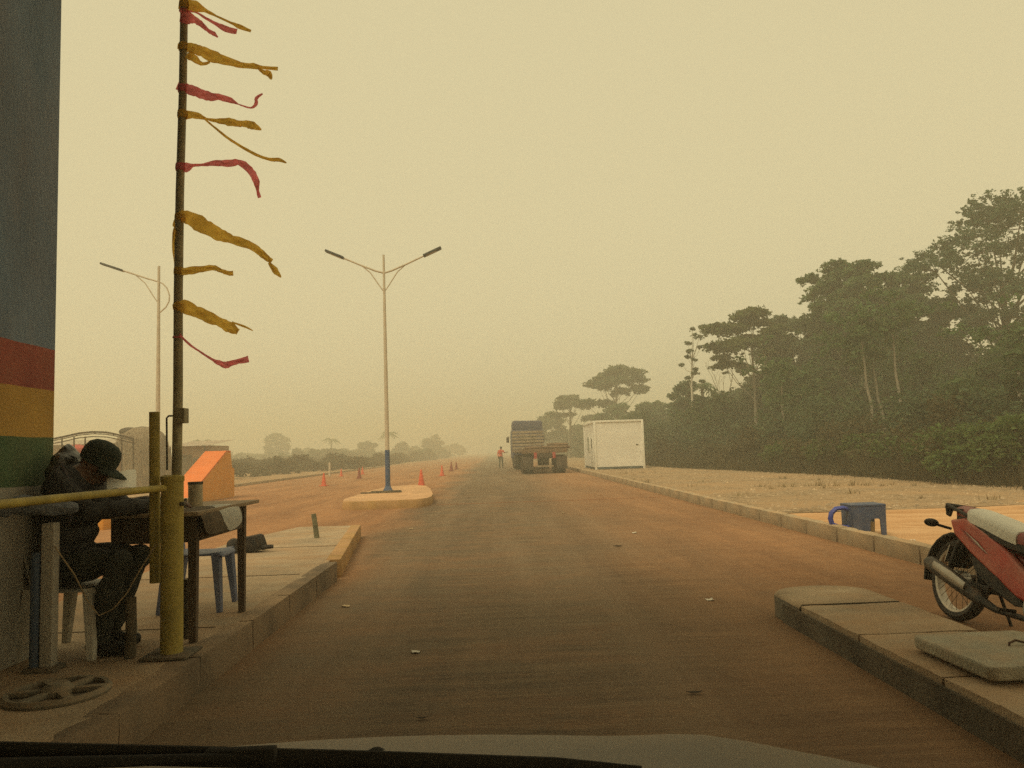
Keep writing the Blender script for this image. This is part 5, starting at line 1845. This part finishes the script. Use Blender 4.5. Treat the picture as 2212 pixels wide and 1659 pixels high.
def T(label, px, pyt, halfw, pyb, Y, seed, leafm, barkm, name='forest_tree', style='dome', lean=(0, 0), pxb=None, group='forest trees on the right', **k):
    tp = at(px, pyt, Y)
    bt_ = at(px, pyb, Y)
    xb = tp.x if pxb is None else at(pxb, 900, Y).x
    top = tp.z - .05
    return make_tree(name, label, (xb, Y, .05), top, halfw / F_PX * Y * 1.0, max(.8, tp.z - bt_.z), seed, leafm, barkm, style=style,
                     lean=((tp.x - xb) / top + lean[0], lean[1]), group=group, **k)


T('tallest forest tree with airy crown at the right edge of the photo', 2170, 425, 172, 770, 42, 1, m_leaf6, m_bark2, lobes=34, dens=.5, leaf=.11, trunk_r=.3, clump=.36, pxb=2185)
T('wide flat topped tree, second highest crown of the forest', 1800, 562, 98, 790, 47, 2, m_leaf, m_bark, lobes=34, dens=.8, leaf=.13, style='dome', trunk_r=.2, pxb=1880, clump=.38)
T('dense round crowned tree in the middle of the forest', 1860, 628, 120, 850, 50, 3, m_leaf5, m_bark, lobes=34, dens=.85, leaf=.13, trunk_r=.22, pxb=1945)
T('narrow high crowned tree right of the flat topped one', 1955, 566, 62, 760, 49, 4, m_leaf, m_bark, lobes=16, dens=1.0, leaf=.13, trunk_r=.2)
T('dark rounded tree left of the tallest tree', 2045, 640, 80, 870, 46, 5, m_leaf6, m_bark2, lobes=18, dens=1.1, leaf=.14, trunk_r=.2)
T('slim tree with straight pale trunk and umbrella crown', 1622, 647, 90, 830, 53, 6, m_leaf5, m_bark, lobes=26, dens=.8, leaf=.13, style='umbrella', trunk_r=.14, pxb=1628, clump=.36)
T('bushy tree between the slim pale trunk tree and the flat topped tree', 1718, 676, 80, 880, 56, 7, m_leaf2, m_bark, lobes=18, dens=1.0, leaf=.14, trunk_r=.16)
T('thin lone tree with a bare pale trunk and sparse tufted top', 1500, 700, 24, 830, 57, 8, m_leaf2, m_bark3, lobes=14, dens=.45, leaf=.085, style='sparse', trunk_r=.12, pxb=1498, clump=.2)
T('squat dark tree at the foot of the thin lone tree', 1474, 820, 38, 930, 62, 9, m_leaf6, m_bark2, lobes=14, dens=1.0, leaf=.15, trunk_r=.14)
T('distant umbrella shaped tree above the white cabin', 1327, 787, 68, 880, 100, 10, m_leaf2, m_bark, lobes=18, dens=.7, leaf=.2, style='umbrella', trunk_r=.24, clump=.6)
T('hazy flat tree behind the truck', 1228, 850, 44, 910, 115, 11, m_leaf2, m_bark2, lobes=14, dens=.7, leaf=.22, style='umbrella', trunk_r=.22, clump=.6)
T('rounded tree just left above the white cabin', 1330, 872, 42, 960, 92, 12, m_leaf, m_bark2, lobes=14, dens=.9, leaf=.2, trunk_r=.18, clump=.6)
T('rounded tree just right above the white cabin', 1405, 868, 40, 960, 88, 13, m_leaf, m_bark2, lobes=14, dens=.9, leaf=.2, trunk_r=.18, clump=.6)
T('light bushy tree behind the slim pale trunk tree', 1660, 740, 60, 900, 64, 14, m_leaf2, m_bark, lobes=14, dens=.8, leaf=.16, trunk_r=.16)
T('broad dark tree behind the dense round crowned tree', 1985, 690, 95, 900, 58, 15, m_leaf5, m_bark, lobes=18, dens=1.0, leaf=.17, trunk_r=.2)
T('dark tree filling the forest below the flat topped crown', 1775, 730, 85, 930, 52, 16, m_leaf6, m_bark, lobes=18, dens=1.0, leaf=.15, trunk_r=.18, pxb=1790)
T('short tree under the left side of the slim umbrella crown', 1570, 858, 50, 960, 58, 17, m_leaf, m_bark2, lobes=13, dens=.9, leaf=.15, trunk_r=.13)
T('hazy tree at the far end of the forest behind the truck cab', 1190, 890, 36, 960, 130, 18, m_leaf2, m_bark2, lobes=12, dens=.7, leaf=.25, trunk_r=.2, clump=.7)
T('faint tree at the far end of the road beyond the truck', 1155, 915, 26, 965, 160, 19, m_leaf2, m_bark2, lobes=10, dens=.7, leaf=.3, trunk_r=.2, clump=.8)
T('dark tree at the right edge below the tallest tree', 2215, 700, 85, 900, 50, 20, m_leaf, m_bark2, lobes=16, dens=.9, leaf=.15, trunk_r=.2)

# bare dead tree
dt = thing('dead_tree', 'bare dead tree with thin forked branches left of the slim pale trunk tree', 'tree', tuple(at(1572, 900, 63)[:2]) + (.05,), group='forest trees on the right')
r2 = random.Random(5)
mb = MB()
def branch(p, d, l, r_, lev):
    q = p + d * l
    mb.tube([p, p.lerp(q, .5) + Vector((r2.uniform(-.05, .05), 0, 0)) * l, q], [r_, r_ * .8, r_ * .55], 5)
    if lev:
        for _ in range(3 if lev > 1 else 2):
            nd = (d + Vector((r2.uniform(-.7, .7), r2.uniform(-.7, .7), r2.uniform(-.1, .4)))).normalized()
            branch(p.lerp(q, r2.uniform(.6, 1)), nd, l * r2.uniform(.45, .7), r_ * .5, lev - 1)
branch(Vector((0, 0, 0)), Vector((.03, 0, 1)).normalized(), 4.6, .09, 4)
mb.build('branches', m_bark, dt)

# extra pale trunks standing in the forest
for k, (xa, ya, xb, yb, Y, lab) in enumerate([(1868, 790, 1888, 960, 34, 'pale leaning trunk left of the pair in mid forest'), (1893, 830, 1915, 960, 35, 'thinner pale leaning trunk between its two neighbours in mid forest'),
                                              (1932, 760, 1948, 960, 34, 'longest pale leaning trunk under the narrow high crown'), (1690, 860, 1695, 970, 38, 'thin pale straight trunk right of the slim umbrella tree'),
                                              (1718, 900, 1708, 970, 38, 'thin pale trunk leaning left beside the straight thin one'), (2200, 800, 2206, 960, 28, 'pale trunk at the extreme right edge')]):
    a, b = at(xa, ya, Y), at(xb, yb, Y)
    f = b + (b - a) * ((b.z - .03) / (a.z - b.z))
    tt = thing('forest_tree', lab, 'tree', tuple(f[:2]) + (.03,), group='pale trunks in the forest')
    MB().tube([(0, 0, 0), (b - f) * .5 + Vector((.05, 0, 0)), (b - f) + Vector((-.05, 0, 0)), (a - f) * .6 + Vector((.09, 0, 0)), (a - f) * .82 + Vector((-.03, 0, 0)), a - f, (a - f) * 1.3], [.085, .078, .07, .062, .055, .045, .03], 8).build('trunk', m_bark, tt)
    cl = np.array([list((a - f) * 1.28 + Vector((rng.gauss(0, .8), rng.gauss(0, .8), rng.gauss(.3, .5)))) for _ in range(34)])
    link_mesh('crown', np_mesh('crown', leaves(cl, .38, 26, .13), 4), m_leaf, tt)

# palms
def palm(label, px, pyt, Y, seed, nf=16, fl=2.0, group='palms'):
    r2 = random.Random(seed)
    tp = at(px, pyt, Y)
    t = thing('palm_tree', label, 'palm', (tp.x, Y, .03), group=group)
    h = tp.z - fl * .35
    MB().tube([(0, 0, 0), (.1, 0, h * .5), (.05, 0, h)], [.17, .13, .12], 8).build('trunk', m_bark2, t)
    V_ = []
    for k in range(nf):
        a = 2.4 * k; up = r2.uniform(-.1, 1.0)
        prev = None
        for i in range(9):
            s = i / 8
            p = np.array([math.cos(a) * fl * s, math.sin(a) * fl * s, h + fl * (up * s - (.55 + .4 * up) * s * s * 1.3)])
            if prev is not None:
                tx = np.array([-math.sin(a), math.cos(a), 0])
                for sd in (-1, 1):
                    w = .42 * math.sin(math.pi * min(1, s + .08)) * fl * .5
                    V_.append([prev, (prev + p) / 2, (prev + p) / 2 + tx * sd * w + np.array([0, 0, -w * .55]) + (p - prev) * .6, prev + tx * sd * w * .9 + np.array([0, 0, -w * .6]) + (p - prev) * .55])
            prev = p
    link_mesh('crown', np_mesh('crown', np.array(V_), 4), m_leaf, t)


palm('palm with drooping fronds behind the thin lone tree', 1514, 818, 64, 1, fl=1.9)
palm('faint palm above the tin roofed shed on the left', 434, 944, 120, 2, fl=2.6)
palm('small faint palm left of the median lamp', 715, 940, 190, 3, nf=9, fl=3.0)
palm('faint palm seen behind the median lamp pole', 838, 926, 170, 4, nf=10, fl=3.0)


def thicket(name, label, lumps, leafm, per, size, cat='undergrowth', zb=0.0):
    """lumps: (x, y, h, r) masses of foliage joined into one"""
    V_ = []
    for (x, y_, h, r_) in lumps:
        nc = max(6, int(per * r_ * (h ** .8)))
        c = np.stack([x + npr.normal(0, r_ * .5, nc), y_ + npr.normal(0, r_ * .5, nc), zb + h * npr.uniform(.06, 1, nc) ** .85], 1)
        # taper to the top
        f = 1 - .55 * (c[:, 2] - zb) / h
        c[:, 0] = x + (c[:, 0] - x) * f
        c[:, 1] = y_ + (c[:, 1] - y_) * f
        V_.append(leaves(c, .34 + .05 * h, 16, size * (1 + .010 * max(0, y_ - 40)), .8))
    return tag(link_mesh(name, np_mesh(name, np.concatenate(V_), 4), leafm), label, cat, kind='stuff')


def edge_x(y_):
    return float(np.interp(y_, [14, 18, 27, 43, 60, 90, 140], [12.6, 12.6, 12.9, 11.0, 10.6, 9.2, 8.2]))


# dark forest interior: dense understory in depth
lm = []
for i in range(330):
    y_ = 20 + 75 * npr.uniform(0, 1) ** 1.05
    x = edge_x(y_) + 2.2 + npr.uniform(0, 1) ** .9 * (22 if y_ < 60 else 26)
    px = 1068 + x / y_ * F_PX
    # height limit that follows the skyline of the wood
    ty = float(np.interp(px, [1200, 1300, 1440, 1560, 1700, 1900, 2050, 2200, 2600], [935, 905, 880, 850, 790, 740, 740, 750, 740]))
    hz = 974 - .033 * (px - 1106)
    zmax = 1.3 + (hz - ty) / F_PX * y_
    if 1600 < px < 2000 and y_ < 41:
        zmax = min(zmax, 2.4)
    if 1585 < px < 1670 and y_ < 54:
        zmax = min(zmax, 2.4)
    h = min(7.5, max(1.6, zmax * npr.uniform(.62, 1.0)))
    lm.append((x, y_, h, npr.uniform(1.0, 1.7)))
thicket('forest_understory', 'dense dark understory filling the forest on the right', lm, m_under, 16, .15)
lm = [(edge_x(y_) + 4 + npr.uniform(0, 14), y_, npr.uniform(3.0, 5.2), npr.uniform(1.6, 2.6)) for y_ in np.concatenate([np.linspace(75, 150, 70), np.linspace(150, 260, 40)])]
thicket('far_woodland', 'hazy far woodland along the right side of the road', lm, m_leaf2, 9, .26)
# brown scrub along the forest edge
lm = []
for i in range(170):
    y_ = 17 + 40 * npr.uniform(0, 1) ** 1.2
    lm.append((edge_x(y_) + npr.uniform(-.1, 2.6), y_, max(.5, npr.normal(1.15, .35) + .45 * math.sin(y_ * .9)), npr.uniform(.5, 1.0)))
thicket('brown_scrub', 'low brown dry scrub along the edge of the forest', lm, m_leaf4, 30, .085)
lm = []
for i in range(110):
    y_ = 16 + 50 * npr.uniform(0, 1) ** 1.1
    lm.append((edge_x(y_) + npr.uniform(1.2, 4.5), y_, npr.uniform(1.0, 3.2), npr.uniform(.6, 1.2)))
thicket('green_scrub', 'green bushes mixed into the scrub at the forest edge', lm, m_leaf2, 24, .095)

fr_ = [(edge_x(y_) - .25 + npr.uniform(-.35, .5), y_, npr.uniform(.8, 1.6)) for y_ in 15.5 + 45 * npr.uniform(0, 1, 520) ** 1.1]
grass_tufts('dry_grass_fringe', fr_, m_leaf4, 'dry grass fringe where the field meets the forest scrub', h=(.25, .7), nb=15, spread=.22)

# bright green bushes at the right
def bush(label, px, pyt, Y, w, seed, mat=m_leaf3):
    g = np.random.default_rng(seed)
    tp = at(px, pyt, Y)
    t = thing('bush', label, 'bush', (tp.x, Y, .03), group='bright bushes at the forest edge')
    h = tp.z
    mb = MB()
    cl = []
    for k in range(9):
        a = 2.4 * k
        e = np.array([math.cos(a) * w * g.uniform(.3, .9), math.sin(a) * w * g.uniform(.3, .9), h * g.uniform(.45, .92)])
        mb.tube([(0, 0, 0), e * np.array([.4, .4, .5]), e], [.03, .02, .01], 5)
        d = g.normal(0, 1, (16, 3)); d /= np.linalg.norm(d, axis=1)[:, None]
        cl.append(e + d * .42 * w * np.array([1, 1, .7]))
    mb.build('stems', m_bark2, t)
    cl = np.concatenate(cl); cl[:, 2] = np.clip(cl[:, 2], .1, h)
    link_mesh('foliage', np_mesh('foliage', leaves(cl, .28, 26, .075, .8, g), 4), mat, t)


for _k, (_px, _py, _Y, _w, _lab) in enumerate(((1800, 958, 29.5, .9, 'small green bush in the scrub below the flat topped tree'), (1700, 962, 33.5, .9, 'small green bush in the scrub below the thin pale trunks'), (2160, 955, 19.2, .7, 'low green bush in front of the two rightmost bushes'))):
    bush(_lab, _px, _py, _Y, _w, 80 + _k)
bush('bright green bush at the extreme right edge of the forest foot', 2190, 915, 19.6, 1.0, 31)
bush('bright green bush second from the right edge', 2125, 928, 20.6, 1.0, 32)
bush('bright green bush under the dark rounded tree', 2035, 945, 22.6, 1.0, 33)
bush('pale green bush at the foot of the longest leaning trunk', 1950, 942, 25.2, 1.0, 34)
bush('small green bush left of the pale green bush', 1875, 950, 27.4, .95, 35)
bush('low green bush right of centre of the scrub, nearest the field', 2085, 975, 20.4, .7, 36)

# left hand scrub beyond the far kerb, and hazy trees
lm = []
for i in range(330):
    y_ = 62 + 160 * npr.uniform(0, 1) ** 1.1
    lm.append((-14.6 - npr.uniform(0, 1) ** 1.3 * y_ * .45 - (2.5 if y_ < 70 else 0), y_, max(.4, npr.normal(1.0, .3)), npr.uniform(1.2, 2.4)))
thicket('roadside_scrub', 'low brown green scrub beyond the left edge of the road', lm, m_leaf4, 10, .17)
lm = [(-14.5 - npr.uniform(0, 60), npr.uniform(150, 280), npr.uniform(1.5, 3.0), npr.uniform(1.8, 3.2)) for i in range(110)]
thicket('far_scrub', 'far hazy scrub line on the left horizon', lm, m_leaf2, 6, .3)
for k, (px, pt, hw, pb, Y, lab) in enumerate([(595, 938, 34, 992, 135, 'largest hazy round tree on the left horizon'), (712, 972, 28, 1002, 95, 'hazy round bushy tree left of the median lamp'),
                                              (795, 955, 20, 985, 120, 'small hazy tree close left of the median lamp'), (868, 958, 22, 985, 125, 'small hazy tree close right of the median lamp'),
                                              (925, 950, 30, 985, 140, 'faint wide tree right of the median lamp'), (940, 938, 12, 975, 150, 'faint thin tree far right of the median lamp'),
                                              (665, 968, 14, 990, 140, 'tiny faint tree right of the largest hazy tree'), (980, 962, 24, 985, 180, 'faintest tree nearest the vanishing road on the left')]):
    T(lab, px, pt, hw, pb, Y * 1.7, 50 + k, m_leaf2, m_bark2, name='distant_tree', lobes=11, dens=.7, leaf=.26, trunk_r=.16, clump=.6, group='hazy trees on the left horizon')

# ------------------------------------------------------------------ haze
hz_me = MB().box((0, 170, 8.45), (900, 620, 18.9)).mesh('haze')
haze = bpy.data.objects.new('haze', hz_me)
COL.objects.link(haze)
hm = bpy.data.materials.new('dusty_air')
hm.use_nodes = True
hn = hm.node_tree
hn.nodes.clear()
pv = hn.nodes.new('ShaderNodeVolumePrincipled')
pv.inputs['Color'].default_value = (.92, .90, .765, 1)
pv.inputs['Density'].default_value = .0062
pv.inputs['Anisotropy'].default_value = .2
ho = hn.nodes.new('ShaderNodeOutputMaterial')
hn.links.new(pv.outputs[0], ho.inputs['Volume'])
hz_me.materials.append(hm)
tag(haze, 'pale dusty haze filling the air', 'haze', kind='stuff')
